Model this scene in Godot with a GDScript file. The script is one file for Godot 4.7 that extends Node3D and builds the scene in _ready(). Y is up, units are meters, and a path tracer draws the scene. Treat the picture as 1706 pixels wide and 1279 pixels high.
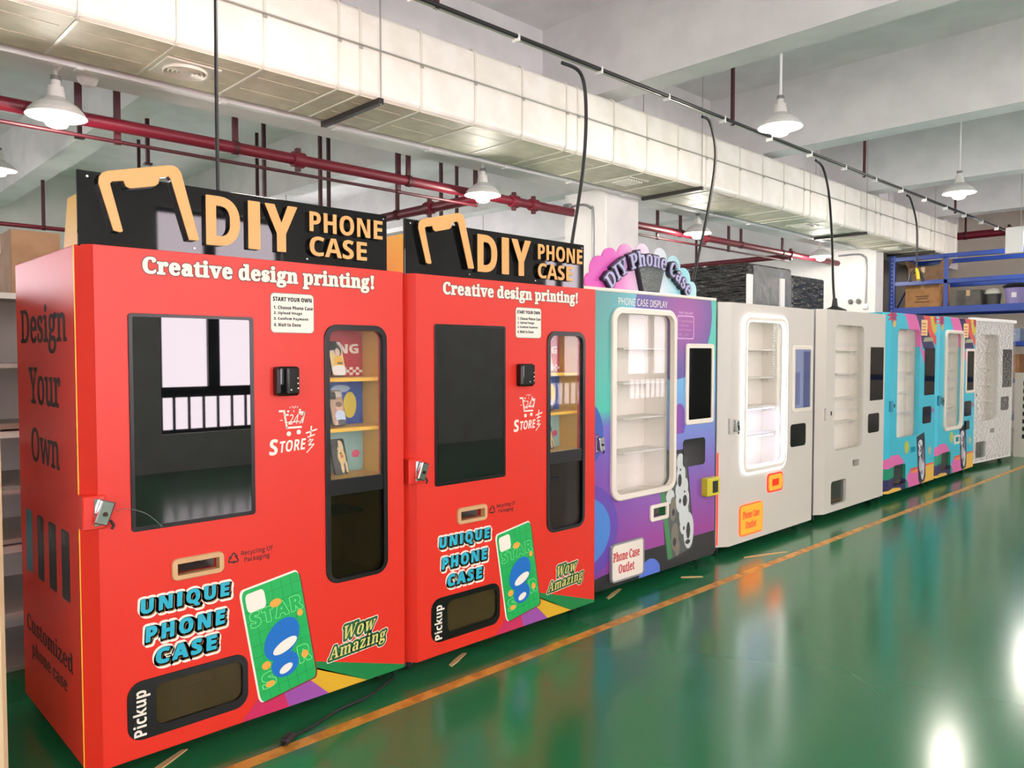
extends Node3D
# Metres, y up. The row of machines runs along +x, their fronts face +z, the floor is y = 0.

var mats := {}
var ts: TextServer
var fonts := {}
var taken := {}
var rng := RandomNumberGenerator.new()
const UP := Vector3.UP


class MB:
	var v := PackedVector3Array()
	var n := PackedVector3Array()
	var u := PackedVector2Array()
	var xf := Transform3D()
	var rect := Rect2(0, 0, 1, 1)

	func put(a: Vector3, na: Vector3) -> void:
		v.append(xf * a)
		n.append((xf.basis * na).normalized())
		u.append(Vector2((a.x - rect.position.x) / rect.size.x, 1.0 - (a.y - rect.position.y) / rect.size.y))

	func t3(a: Vector3, b: Vector3, c: Vector3, na: Vector3, nb: Vector3, nc: Vector3) -> void:
		if (b - a).cross(c - a).dot(na + nb + nc) > 0.0:
			put(a, na); put(c, nc); put(b, nb)
		else:
			put(a, na); put(b, nb); put(c, nc)

	func quad(a: Vector3, b: Vector3, c: Vector3, d: Vector3, nn: Vector3) -> void:
		t3(a, b, c, nn, nn, nn)
		t3(a, c, d, nn, nn, nn)

	func mesh() -> ArrayMesh:
		var arr := []
		arr.resize(Mesh.ARRAY_MAX)
		arr[Mesh.ARRAY_VERTEX] = v
		arr[Mesh.ARRAY_NORMAL] = n
		arr[Mesh.ARRAY_TEX_UV] = u
		var m := ArrayMesh.new()
		m.add_surface_from_arrays(Mesh.PRIMITIVE_TRIANGLES, arr)
		return m

	static func pieces(outer: PackedVector2Array, holes: Array) -> Array:
		if holes.is_empty():
			return [outer]
		var lo := outer[0]
		var hi := outer[0]
		for p in outer:
			lo = lo.min(p); hi = hi.max(p)
		var cuts := []
		for h in holes:
			var a: float = h[0].x
			var b: float = h[0].x
			for p in h:
				a = minf(a, p.x); b = maxf(b, p.x)
			cuts.append((a + b) / 2)
		cuts.sort()
		cuts.push_front(lo.x - 1.0)
		cuts.append(hi.x + 1.0)
		var out := []
		for i in cuts.size() - 1:
			var slab := PackedVector2Array([Vector2(cuts[i], lo.y - 1), Vector2(cuts[i + 1], lo.y - 1), Vector2(cuts[i + 1], hi.y + 1), Vector2(cuts[i], hi.y + 1)])
			var got := Geometry2D.intersect_polygons(outer, slab)
			for h in holes:
				var next := []
				for p in got:
					for q in Geometry2D.clip_polygons(p, h):
						if not Geometry2D.is_polygon_clockwise(q):
							next.append(q)
				got.assign(next)
			out.append_array(got)
		return out

	func flat(outer: PackedVector2Array, holes: Array, z: float, up: bool) -> void:
		var nn := Vector3(0, 0, 1 if up else -1)
		for p in pieces(outer, holes):
			var ix := Geometry2D.triangulate_polygon(p)
			for i in range(0, ix.size(), 3):
				var a: Vector2 = p[ix[i]]
				var b: Vector2 = p[ix[i + 1]]
				var c: Vector2 = p[ix[i + 2]]
				t3(Vector3(a.x, a.y, z), Vector3(b.x, b.y, z), Vector3(c.x, c.y, z), nn, nn, nn)

	static func inset(p: PackedVector2Array, d: float) -> PackedVector2Array:
		var out := PackedVector2Array()
		var k := p.size()
		for i in k:
			var e1 := (p[i] - p[(i + k - 1) % k]).normalized()
			var e2 := (p[(i + 1) % k] - p[i]).normalized()
			var n1 := Vector2(-e1.y, e1.x)
			var n2 := Vector2(-e2.y, e2.x)
			var m := n1 + n2
			out.append(p[i] + (m / maxf(m.dot(n1), 0.2)) * d)
		return out

	static func ccw(p: PackedVector2Array) -> PackedVector2Array:
		if Geometry2D.is_polygon_clockwise(p):
			var q := p.duplicate()
			q.reverse()
			return q
		return p

	# a plate with holes between z0 and z1; the front edge may be bevelled
	func extrude(outer_in: PackedVector2Array, holes: Array, z0: float, z1: float, bev := 0.0, back := true) -> void:
		var outer := ccw(outer_in)
		var top := outer if bev == 0.0 else inset(outer, bev)
		flat(top, holes, z1, true)
		if back:
			flat(outer, holes, z0, false)
		var k := outer.size()
		for i in k:
			var a := outer[i]
			var b := outer[(i + 1) % k]
			var nn := Vector3(b.y - a.y, a.x - b.x, 0).normalized()
			quad(Vector3(a.x, a.y, z0), Vector3(b.x, b.y, z0), Vector3(b.x, b.y, z1 - bev), Vector3(a.x, a.y, z1 - bev), nn)
			if bev > 0.0:
				var c := top[i]
				var d := top[(i + 1) % k]
				quad(Vector3(a.x, a.y, z1 - bev), Vector3(b.x, b.y, z1 - bev), Vector3(d.x, d.y, z1), Vector3(c.x, c.y, z1), (nn + Vector3(0, 0, 1)).normalized())
		for h in holes:
			var hp := ccw(h)
			for i in hp.size():
				var a := hp[i]
				var b := hp[(i + 1) % hp.size()]
				quad(Vector3(a.x, a.y, z0), Vector3(b.x, b.y, z0), Vector3(b.x, b.y, z1), Vector3(a.x, a.y, z1), Vector3(a.y - b.y, b.x - a.x, 0).normalized())

	func box(a: Vector3, b: Vector3, r := 0.0) -> void:
		var p := MB.rr(a.x, a.y, b.x, b.y, r, 2 if r < 0.02 else 4)
		extrude(p, [], a.z, b.z, minf(r, (b.z - a.z) * 0.4))

	static func rr(x0: float, y0: float, x1: float, y1: float, r := 0.0, seg := 5) -> PackedVector2Array:
		if r <= 0.0:
			return PackedVector2Array([Vector2(x0, y0), Vector2(x1, y0), Vector2(x1, y1), Vector2(x0, y1)])
		r = minf(r, minf(x1 - x0, y1 - y0) * 0.499)
		var out := PackedVector2Array()
		var c := [Vector2(x1 - r, y0 + r), Vector2(x1 - r, y1 - r), Vector2(x0 + r, y1 - r), Vector2(x0 + r, y0 + r)]
		for q in 4:
			for i in seg + 1:
				var t := -PI / 2 + q * PI / 2 + i * PI / 2 / seg
				out.append(c[q] + Vector2(cos(t), sin(t)) * r)
		return out

	func tube(path: Array, r: float, sides := 10, caps := true) -> void:
		var prev_ring := []
		var prev_n := []
		var side := Vector3.ZERO
		for i in path.size():
			var d: Vector3 = (path[mini(i + 1, path.size() - 1)] - path[maxi(i - 1, 0)]).normalized()
			if side == Vector3.ZERO:
				side = d.cross(Vector3.UP if absf(d.y) < 0.9 else Vector3.RIGHT).normalized()
			side = (side - d * side.dot(d)).normalized()
			var other := d.cross(side)
			var ring := []
			var nr := []
			for k in sides:
				var t := TAU * k / sides
				var nn := side * cos(t) + other * sin(t)
				nr.append(nn)
				ring.append(path[i] + nn * r)
			if i > 0:
				for k in sides:
					var j := (k + 1) % sides
					t3(prev_ring[k], prev_ring[j], ring[j], prev_n[k], prev_n[j], nr[j])
					t3(prev_ring[k], ring[j], ring[k], prev_n[k], nr[j], nr[k])
			if caps and (i == 0 or i == path.size() - 1):
				var nn := -d if i == 0 else d
				for k in range(1, sides - 1):
					t3(ring[0], ring[k], ring[k + 1], nn, nn, nn)
			prev_ring = ring
			prev_n = nr

	# profile: (radius, height) pairs, turned about the y axis through c
	func lathe(profile: Array, c := Vector3.ZERO, sides := 24) -> void:
		for i in profile.size() - 1:
			var p: Vector2 = profile[i]
			var q: Vector2 = profile[i + 1]
			var e := (q - p).normalized()
			for k in sides:
				var t0 := TAU * k / sides
				var t1 := TAU * (k + 1) / sides
				var d0 := Vector3(cos(t0), 0, sin(t0))
				var d1 := Vector3(cos(t1), 0, sin(t1))
				var n0 := d0 * e.y - Vector3(0, e.x, 0)
				var n1 := d1 * e.y - Vector3(0, e.x, 0)
				var a := c + d0 * p.x + Vector3(0, p.y, 0)
				var b := c + d1 * p.x + Vector3(0, p.y, 0)
				var g := c + d1 * q.x + Vector3(0, q.y, 0)
				var h := c + d0 * q.x + Vector3(0, q.y, 0)
				if p.x > 0.0: t3(a, b, g, n0, n1, n1)
				if q.x > 0.0: t3(a, g, h, n0, n1, n0)


func mt(key: String, color: Color, rough := 0.5, metal := 0.0) -> StandardMaterial3D:
	if not mats.has(key):
		var m := StandardMaterial3D.new()
		m.resource_name = key
		m.albedo_color = color
		m.roughness = rough
		m.metallic = metal
		mats[key] = m
	return mats[key]


func rgb8(r: float, g: float, b: float) -> Color:
	return Color(r / 255.0, g / 255.0, b / 255.0)


func glass(key: String, color: Color, alpha: float, rough := 0.02) -> StandardMaterial3D:
	var m := mt(key, Color(color, alpha), rough)
	m.transparency = BaseMaterial3D.TRANSPARENCY_ALPHA
	return m


func glow(key: String, color: Color, energy: float) -> StandardMaterial3D:
	var m := mt(key, color, 0.4)
	m.emission_enabled = true
	m.emission = color
	m.emission_energy_multiplier = energy
	return m


func noise_tex(freq: float, oct: int, sd: int, stops: Array, size := 512, normal := false, bump := 4.0) -> NoiseTexture2D:
	var f := FastNoiseLite.new()
	f.noise_type = FastNoiseLite.TYPE_SIMPLEX_SMOOTH
	f.seed = sd
	f.frequency = freq
	f.fractal_octaves = oct
	var t := NoiseTexture2D.new()
	t.width = size
	t.height = size
	t.seamless = true
	t.noise = f
	t.as_normal_map = normal
	t.bump_strength = bump
	if stops.size():
		var g := Gradient.new()
		var off := PackedFloat32Array()
		var col := PackedColorArray()
		for s in stops:
			off.append(s[0]); col.append(s[1])
		g.offsets = off
		g.colors = col
		t.color_ramp = g
	return t


func numbered(called: String) -> String:
	taken[called] = taken.get(called, 0) + 1
	return called if taken[called] == 1 else "%s_%03d" % [called, taken[called] - 1]


func thing(called: String, label: String, category: String, at := Vector3.ZERO, turn := 0.0, group := "") -> Node3D:
	var o := Node3D.new()
	o.name = numbered(called)
	add_child(o)
	o.position = at
	o.rotation.y = turn
	o.set_meta("label", label)
	o.set_meta("category", category)
	if group: o.set_meta("group", group)
	return o


func obj(called: String, mb: MB, m: Material, parent: Node3D, label := "") -> MeshInstance3D:
	var o := MeshInstance3D.new()
	o.name = called
	o.mesh = mb.mesh()
	o.mesh.surface_set_material(0, m)
	parent.add_child(o, true)
	if label: o.set_meta("label", label)
	return o


func struct(called: String, mb: MB, m: Material, label: String) -> MeshInstance3D:
	var o := obj(numbered(called), mb, m, self, label)
	o.set_meta("kind", "structure")
	o.set_meta("category", called.split("_")[0])
	return o


func copy_of(src: Node3D, at: Vector3, turn: float, label: String) -> Node3D:
	var c := src.duplicate()
	var base := String(src.name)
	var cut := base.rfind("_0")
	c.name = numbered(base.substr(0, cut) if cut > 0 else base)
	add_child(c)
	c.position = at
	c.rotation.y = turn
	c.set_meta("label", label)
	return c


func bx(a: Vector3, b: Vector3, r := 0.0) -> MB:
	var mb := MB.new()
	mb.box(a, b, r)
	return mb


func ring2d(outer: PackedVector2Array, hole: PackedVector2Array, z0: float, z1: float, bev := 0.0) -> MB:
	var mb := MB.new()
	mb.extrude(outer, [hole], z0, z1, bev)
	return mb


func plate(outer: PackedVector2Array, z0: float, z1: float, bev := 0.0) -> MB:
	var mb := MB.new()
	mb.extrude(outer, [], z0, z1, bev)
	return mb


func pts(a: Array) -> PackedVector2Array:
	var out := PackedVector2Array()
	for i in range(0, a.size(), 2):
		out.append(Vector2(a[i], a[i + 1]))
	return out


func disc(c: Vector2, rx: float, ry := -1.0, seg := 24, turn := 0.0) -> PackedVector2Array:
	var out := PackedVector2Array()
	for i in seg:
		var t := TAU * i / seg
		out.append(c + Vector2(cos(t) * rx, sin(t) * (rx if ry < 0 else ry)).rotated(turn))
	return out


func spline(p: Array, per := 8) -> Array:
	var out := []
	for i in p.size() - 1:
		var a: Vector3 = p[maxi(i - 1, 0)]
		var b: Vector3 = p[i]
		var c: Vector3 = p[i + 1]
		var d: Vector3 = p[mini(i + 2, p.size() - 1)]
		for k in per:
			out.append(b.cubic_interpolate(c, a, d, float(k) / per))
	out.append(p[-1])
	return out


# ---- lettering: outlines of the glyphs, so that they can be fattened, bent and extruded ----
func glyphs(text: String, font: String, track := 0.0) -> Array:
	if not fonts.has(font):
		var f := SystemFont.new()
		f.font_names = PackedStringArray([font.split("+")[0]])
		f.font_weight = 700 if font.ends_with("+") else 400
		fonts[font] = f
	var rid: RID = fonts[font].get_rids()[0]
	var out := []
	var x := 0.0
	for ch in text:
		var gi := ts.font_get_glyph_index(rid, 128, ch.unicode_at(0), 0)
		var c := ts.font_get_glyph_contours(rid, 128, gi)
		var loops := []
		if ch == "I" and font.begins_with("Droid Sans"):   # a plain stem instead of the slab form
			var w := 25.0 if font.ends_with("+") else 13.0
			out.append({"o": pts([x + 9, 0, x + 9 + w, 0, x + 9 + w, 91.4, x + 9, 91.4]), "h": []})
			x += w + 18.0 + track
			continue
		if c.has("points") and c.points.size():
			var start := 0
			for e in c.contours:
				var raw := []
				for i in range(start, e + 1):
					raw.append(c.points[i])
				start = e + 1
				var k := raw.size()
				var lp := PackedVector2Array()
				for i in k:
					var p: Vector3 = raw[i]
					var q: Vector3 = raw[(i + 1) % k]
					var o: Vector3 = raw[(i + k - 1) % k]
					if p.z == 1.0:
						lp.append(Vector2(p.x + x, -p.y))
					else:
						var a := Vector2(o.x, o.y) if o.z == 1.0 else Vector2(o.x + p.x, o.y + p.y) / 2
						var b := Vector2(q.x, q.y) if q.z == 1.0 else Vector2(q.x + p.x, q.y + p.y) / 2
						for s in ([0.0, 0.33, 0.67] if o.z != 1.0 else [0.33, 0.67]):
							var w := a.lerp(Vector2(p.x, p.y), s).lerp(Vector2(p.x, p.y).lerp(b, s), s)
							lp.append(Vector2(w.x + x, -w.y))
				if lp.size() > 2:
					loops.append(MB.ccw(lp))
			var outs := []
			for lp in loops:
				var depth := 0
				for other in loops:
					if other != lp and Geometry2D.is_point_in_polygon(lp[0], other):
						depth += 1
				if depth % 2 == 0:
					outs.append({"o": lp, "h": []})
			for lp in loops:
				for g in outs:
					if g.o != lp and Geometry2D.is_point_in_polygon(lp[0], g.o):
						g.h.append(lp)
						break
			out.append_array(outs)
		x += ts.font_get_glyph_advance(rid, 128, gi).x + track
	return out


func fatten(list: Array, d: float, keep_holes := true) -> Array:
	var out := []
	for g in list:
		for o in Geometry2D.offset_polygon(g.o, d, Geometry2D.JOIN_ROUND):
			if Geometry2D.is_polygon_clockwise(o): continue
			var hs := []
			if keep_holes:
				for h in g.h:
					for q in Geometry2D.offset_polygon(h, -d, Geometry2D.JOIN_ROUND):
						hs.append(q)
			out.append({"o": o, "h": hs})
	return out


func bounds(list: Array) -> Rect2:
	var lo := Vector2(1e9, 1e9)
	var hi := -lo
	for g in list:
		for p in g.o:
			lo = lo.min(p); hi = hi.max(p)
	return Rect2(lo, hi - lo)


func warp(list: Array, f: Callable) -> Array:
	var out := []
	for g in list:
		var o := PackedVector2Array()
		for p in g.o: o.append(f.call(p))
		var hs := []
		for h in g.h:
			var q := PackedVector2Array()
			for p in h: q.append(f.call(p))
			hs.append(q)
		out.append({"o": o, "h": hs})
	return out


func fitter(src: Rect2, to: Rect2, skew := 0.0, rise := 0.0) -> Callable:
	return func(p: Vector2) -> Vector2:
		var q := (p - src.position) / src.size
		var r := to.position + q * to.size
		return r + Vector2(q.y * skew, q.x * rise)


func letters(list: Array, z0: float, z1: float, xf := Transform3D()) -> MB:
	var mb := MB.new()
	mb.xf = xf
	for g in list:
		mb.extrude(g.o, g.h, z0, z1, 0.0, false)
	return mb


func text_on(parent: Node3D, text: String, font: String, to: Rect2, z: float, m: Material, fat := 0.0, skew := 0.0, rise := 0.0, depth := 0.0006, xf := Transform3D()) -> void:
	var g := glyphs(text, font)
	if fat != 0.0: g = fatten(g, fat)
	obj("lettering", letters(warp(g, fitter(bounds(g), to, skew, rise)), z, z + depth, xf), m, parent)


# ---- painting flat print into an image ----
func paint(im: Image, poly: PackedVector2Array, col: Color) -> void:
	var y0 := im.get_height()
	var y1 := 0
	for p in poly:
		y0 = mini(y0, int(p.y)); y1 = maxi(y1, int(p.y) + 1)
	for y in range(maxi(y0, 0), mini(y1, im.get_height())):
		var xs := []
		var yy := y + 0.5
		for i in poly.size():
			var a := poly[i]
			var b := poly[(i + 1) % poly.size()]
			if (a.y <= yy) != (b.y <= yy):
				xs.append(a.x + (yy - a.y) / (b.y - a.y) * (b.x - a.x))
		xs.sort()
		for i in range(0, xs.size() - 1, 2):
			var xa := maxi(0, roundi(xs[i]))
			var xb := mini(im.get_width(), roundi(xs[i + 1]))
			if xb > xa:
				im.fill_rect(Rect2i(xa, y, xb - xa, 1), col)


func print_mat(key: String, im: Image, rough: float) -> StandardMaterial3D:
	var m := mt(key, Color.WHITE, rough)
	m.albedo_texture = ImageTexture.create_from_image(im)
	m.texture_repeat = false
	return m


func _ready() -> void:
	ts = TextServerManager.get_primary_interface()
	rng.seed = 7
	# --- camera, daylight, exposure ---
	var cam := Camera3D.new()
	cam.name = "camera"
	cam.fov = rad_to_deg(2.0 * atan(639.5 / 1290.0))
	cam.near = 0.05
	cam.far = 200.0
	add_child(cam)
	cam.position = Vector3(0, 1.55, 2.959)
	var al := deg_to_rad(46.005)
	var pitch := deg_to_rad(2.153)
	var fw := Vector3(cos(al) * cos(pitch), -sin(pitch), -sin(al) * cos(pitch))
	cam.look_at(cam.position + fw, UP)
	cam.current = true
	var env := Environment.new()
	env.background_mode = Environment.BG_COLOR
	env.background_color = Color(1.0, 0.935, 0.965)
	env.background_energy_multiplier = DAY
	env.tonemap_mode = Environment.TONE_MAPPER_LINEAR
	env.tonemap_exposure = EXPOSURE
	env.sdfgi_enabled = true
	env.ssao_enabled = true
	env.ssil_enabled = true
	var we := WorldEnvironment.new()
	we.name = "daylight"
	we.environment = env
	add_child(we)
	# --- the hall ---
	build_shell()
	build_windows()
	# --- machines, largest first ---
	build_red_machines()
	build_cabinets()
	# --- overhead ---
	build_duct()
	build_pipes()
	build_cable_run()
	build_lamps()
	# --- far end and behind the row ---
	build_rack()
	build_back_stock()
	# --- small things ---
	build_goods()
	build_floor_bits()


const DAY := 16.0
const EXPOSURE := 0.86
const LAMP_ENERGY := 1.85


const CEIL := 4.83
const BEAM := 4.02
const X0 := -6.0
const X1 := 19.0
const ZB := -13.0
const ZF := 7.5


func floor_mat() -> StandardMaterial3D:
	var m := mt("green_epoxy_floor", rgb8(29, 109, 66), 0.175)
	m.metallic_specular = 0.6
	return m


func paint_mat(key: String, c: Color, rough: float, spread := 0.03, scale := 0.35) -> StandardMaterial3D:
	var m := mt(key, Color.WHITE, rough)
	m.albedo_texture = noise_tex(0.01, 4, key.length() * 3, [[0.3, c.darkened(spread)], [0.7, c.lightened(spread * 0.5)]], 512)
	m.uv1_triplanar = true
	m.uv1_world_triplanar = true
	m.uv1_scale = Vector3.ONE * scale
	return m


func build_shell() -> void:
	var white := paint_mat("white_wall_paint", rgb8(232, 230, 228), 0.7)
	var ceil_m := paint_mat("ceiling_paint", rgb8(236, 235, 235), 0.75)
	struct("floor", bx(Vector3(X0, -0.15, ZB), Vector3(X1, 0, ZF)), floor_mat(), "glossy green epoxy floor with faint scuffs")
	var line := MB.new()
	line.box(Vector3(X0 + 0.2, 0.0, 0.158), Vector3(X1 - 0.2, 0.0008, 0.221))
	struct("trim_1", line, paint_mat("ochre_line_paint", rgb8(206, 140, 44), 0.4, 0.16, 1.6), "ochre yellow line painted on the green floor")
	struct("ceiling", bx(Vector3(X0, CEIL, ZB), Vector3(X1, CEIL + 0.2, ZF)), ceil_m, "pale grey painted concrete ceiling slab")
	for x in [-3.65, -0.5, 2.65, 5.76, 8.9, 12.1, 15.2]:
		struct("beam", bx(Vector3(x, BEAM, ZB), Vector3(x + 0.31, CEIL, ZF)), ceil_m, "painted concrete beam crossing the ceiling slab")
	struct("beam", bx(Vector3(X0, 3.42, -3.0), Vector3(X1, CEIL, -2.56)), ceil_m, "long painted beam behind the white air duct")
	struct("column", bx(Vector3(6.81, 0, -3.2), Vector3(7.41, 3.42, -2.58), 0.01), white, "white square column rising behind the machine row")
	struct("wall_end", bx(Vector3(X1, 0, ZB), Vector3(X1 + 0.2, CEIL, ZF)), paint_mat("beige_wall_paint", rgb8(214, 204, 190), 0.7), "beige wall behind the blue storage rack")
	struct("beam", bx(Vector3(14.08, 3.42, ZB), Vector3(14.35, CEIL, -2.4)), ceil_m, "painted beam above the white partition wall")
	struct("wall_partition", bx(Vector3(14.0, 0, ZB), Vector3(14.35, 3.42, -2.4), 0.01), white, "white partition wall beside the blue storage rack")


func build_windows() -> void:
	var white: StandardMaterial3D = mats["white_wall_paint"]
	var walls := [
		["front", "white wall with tall windows facing the machines", [[-5.6, -4.2], [-3.4, -1.6], [0.4, 2.4], [3.72, 5.5], [11.1, 12.3], [14.0, 16.4]], X0, X1, Transform3D(Basis(), Vector3(0, 0, ZF))],
		["back", "white wall with tall windows at the back of the hall", [[-5.4, -3.6], [-2.6, -0.8], [6.2, 8.0], [9.0, 10.8], [11.4, 13.2]], X0, X1, Transform3D(Basis(Vector3(1, 0, 0), UP, Vector3(0, 0, 1)), Vector3(0, 0, ZB - 0.24))],
		["left", "white side wall with tall windows", [[-6.2, -4.4]], -ZF, -ZB, Transform3D(ALONG, Vector3(X0 - 0.24, 0, 0))]]
	var n := 0
	for w in walls:
		var holes := []
		for s in w[2]:
			holes.append(MB.rr(s[0], 0.5, s[1], 3.5))
		var mb := MB.new()
		mb.xf = w[5]
		mb.extrude(MB.rr(w[3], 0, w[4], CEIL), holes, 0.0, 0.24)
		struct("wall_" + w[0], mb, white, w[1])
		for s in w[2]:
			n += 1
			window(n, w[0], s[0], s[1], w[5])


func window(n: int, side: String, a: float, b: float, xf: Transform3D) -> void:
	var frame := mt("dark_window_frame", rgb8(52, 54, 56), 0.45)
	var pane := glass("window_glass", Color(0.9, 0.95, 0.95), 0.04)
	var w := Node3D.new()
	w.name = "window_%d" % n
	w.set_meta("kind", "structure")
	w.set_meta("category", "window")
	w.set_meta("label", "tall dark framed window with railing bars in the %s wall" % side)
	add_child(w)
	var z0 := 0.09
	var mid: float = a + (b - a) * 0.42
	var put := func(called: String, outer: PackedVector2Array, holes: Array, za: float, zb: float, m: Material) -> void:
		var mb := MB.new()
		mb.xf = xf
		mb.extrude(outer, holes, za, zb)
		obj(called, mb, m, w)
	put.call("frame", MB.rr(a, 0.5, b, 3.5), [MB.rr(a + 0.05, 0.55, b - 0.05, 0.98), MB.rr(a + 0.05, 1.12, mid - 0.08, 3.44), MB.rr(mid + 0.08, 1.12, b - 0.05, 3.44)], z0, z0 + 0.06, frame)
	put.call("pane", MB.rr(a + 0.05, 1.12, mid - 0.08, 3.44), [], z0 + 0.025, z0 + 0.031, pane)
	put.call("pane", MB.rr(mid + 0.08, 1.12, b - 0.05, 3.44), [], z0 + 0.025, z0 + 0.031, pane)
	put.call("pane", MB.rr(a + 0.05, 0.55, b - 0.05, 0.98), [], z0 + 0.025, z0 + 0.031, pane)
	var x := a + 0.2
	while x < b - 0.1:
		put.call("bar", MB.rr(x, 0.55, x + 0.03, 0.98), [], z0 + 0.04, z0 + 0.07, frame)
		x += 0.2


# ---------- the two red machines ----------
func clear_pane() -> StandardMaterial3D:
	var m := glass("clear_pane", Color(0.85, 0.9, 0.88), 0.035)
	m.metallic_specular = 0.3
	return m


func smoked_pane() -> StandardMaterial3D:
	var m := glass("smoked_pane", rgb8(26, 26, 16), 0.62, 0.05)
	m.metallic_specular = 0.2
	return m


func olive_pane() -> StandardMaterial3D:
	var m := glass("olive_pane", rgb8(70, 61, 36), 0.8, 0.05)
	m.metallic_specular = 0.2
	return m


func star_mat_set() -> Dictionary:
	return {
		"red": mt("red_gloss_print", rgb8(218, 44, 26), 0.4), "black": mt("black_trim", rgb8(5, 5, 5), 0.28), "cream": mt("cream_print", rgb8(240, 232, 216), 0.45),
		"ink": mt("black_ink", rgb8(22, 20, 22), 0.5), "gold": mt("gold_letter_face", rgb8(226, 168, 96), 0.4), "yellow": mt("yellow_sheet", rgb8(238, 186, 40), 0.4),
		"acrylic": mt("black_acrylic", rgb8(10, 11, 14), 0.03), "blue": mt("cyan_letter_print", rgb8(40, 172, 196), 0.4), "chrome": mt("chrome_metal", rgb8(200, 200, 200), 0.16, 1.0),
		"green": mt("phone_green_print", rgb8(24, 172, 84), 0.38), "lime": mt("light_green_print", rgb8(120, 226, 132), 0.4), "grid": mt("grid_green_print", rgb8(12, 120, 62), 0.4),
	}


func caster(parent: Node3D, x: float, z: float, top: float) -> void:
	var steel := mt("caster_steel", rgb8(150, 150, 152), 0.3, 1.0)
	var mb := MB.new()
	mb.box(Vector3(x - 0.035, top - 0.012, z - 0.035), Vector3(x + 0.035, top, z + 0.035))
	mb.box(Vector3(x - 0.022, 0.022, z - 0.02), Vector3(x - 0.017, top - 0.012, z + 0.02))
	mb.box(Vector3(x + 0.017, 0.022, z - 0.02), Vector3(x + 0.022, top - 0.012, z + 0.02))
	var c := obj("caster", mb, steel, parent)
	var w := MB.new()
	w.xf = Transform3D(Basis(Vector3(0, 1, 0), Vector3(-1, 0, 0), Vector3(0, 0, 1)), Vector3(x, 0.03, z))
	w.lathe([Vector2(0, -0.014), Vector2(0.026, -0.014), Vector2(0.03, -0.008), Vector2(0.03, 0.008), Vector2(0.026, 0.014), Vector2(0, 0.014)], Vector3.ZERO, 16)
	obj("wheel", w, mt("rubber", rgb8(28, 28, 28), 0.7), c)


func shell(parent: Node3D, x0: float, x1: float, y0: float, y1: float, zb: float, zf: float, m: Material) -> Array:
	var t := 0.018
	var a := obj("side_panel", bx(Vector3(x0, y0, zb), Vector3(x0 + t, y1, zf), 0.003), m, parent)
	var b := obj("side_panel", bx(Vector3(x1 - t, y0, zb), Vector3(x1, y1, zf), 0.003), m, parent)
	obj("back_panel", bx(Vector3(x0 + t, y0, zb), Vector3(x1 - t, y1, zb + t)), m, parent)
	obj("top_panel", bx(Vector3(x0 + t, y1 - t, zb + t), Vector3(x1 - t, y1, zf)), m, parent)
	obj("bottom_panel", bx(Vector3(x0 + t, y0, zb + t), Vector3(x1 - t, y0 + t, zf)), m, parent)
	return [a, b]


# an open box behind a window: walls with thickness, front open
func liner(parent: Node3D, called: String, x0: float, x1: float, y0: float, y1: float, zb: float, zf: float, m: Material) -> MeshInstance3D:
	var mb := MB.new()
	var t := 0.01
	mb.extrude(MB.rr(x0 - t, y0 - t, x1 + t, y1 + t), [MB.rr(x0, y0, x1, y1)], zb, zf)
	mb.box(Vector3(x0 - t, y0 - t, zb - t), Vector3(x1 + t, y1 + t, zb))
	return obj(called, mb, m, parent)


func lock_at(parent: Node3D, p: Vector3, m: Material, turn: float) -> void:
	var chrome := mt("chrome_metal", rgb8(200, 200, 200), 0.16, 1.0)
	var k := obj("lock_block", bx(p + Vector3(0, -0.06, -0.045), p + Vector3(0.075, 0.06, 0.012), 0.004), m, parent)
	var pl := MB.new()
	pl.box(p + Vector3(0.036, -0.048, 0.012), p + Vector3(0.066, 0.048, 0.018), 0.002)
	obj("hasp", pl, chrome, k)
	var l := MB.new()
	l.xf = Transform3D(Basis(Vector3(0, 0, 1), turn), p + Vector3(0.064, 0.0, 0.03))
	l.box(Vector3(-0.022, -0.042, -0.008), Vector3(0.022, 0.042, 0.014), 0.004)
	obj("padlock", l, chrome, k, "bright chrome padlock")
	var c := MB.new()
	c.xf = Transform3D(Basis(Vector3(1, 0, 0), PI / 2), p + Vector3(0.064, -0.004, 0.044))
	c.lathe([Vector2(0, 0.004), Vector2(0.008, 0.004), Vector2(0.009, 0.0)], Vector3.ZERO, 14)
	obj("keyhole", c, mt("dark_brass", rgb8(70, 62, 50), 0.3, 1.0), k)
	var key := MB.new()
	key.tube([p + Vector3(0.085, -0.03, 0.025), p + Vector3(0.094, -0.05, 0.03), p + Vector3(0.088, -0.062, 0.028)], 0.005, 6)
	obj("key", key, mt("rubber", rgb8(28, 28, 28), 0.7), k)


func tri_arrow(c: Vector2, s: float) -> Array:
	# the recycling mark: three bent arrows
	var out := []
	for k in 3:
		var t := TAU * k / 3.0
		var band := pts([-0.30, 0.30, -0.10, 0.66, 0.14, 0.66, 0.34, 0.33, 0.48, 0.40, 0.44, 0.02, 0.10, 0.20, 0.22, 0.27, 0.06, 0.52, -0.02, 0.52, -0.16, 0.22])
		var q := PackedVector2Array()
		for p in band:
			q.append(c + p.rotated(-t) * s)
		out.append({"o": q, "h": []})
	return out


func stroke(a: Vector2, b: Vector2, w: float) -> PackedVector2Array:
	var d := (b - a).normalized()
	var n := Vector2(-d.y, d.x) * w / 2
	return PackedVector2Array([a - n, b - n, b + n, a + n])


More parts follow.
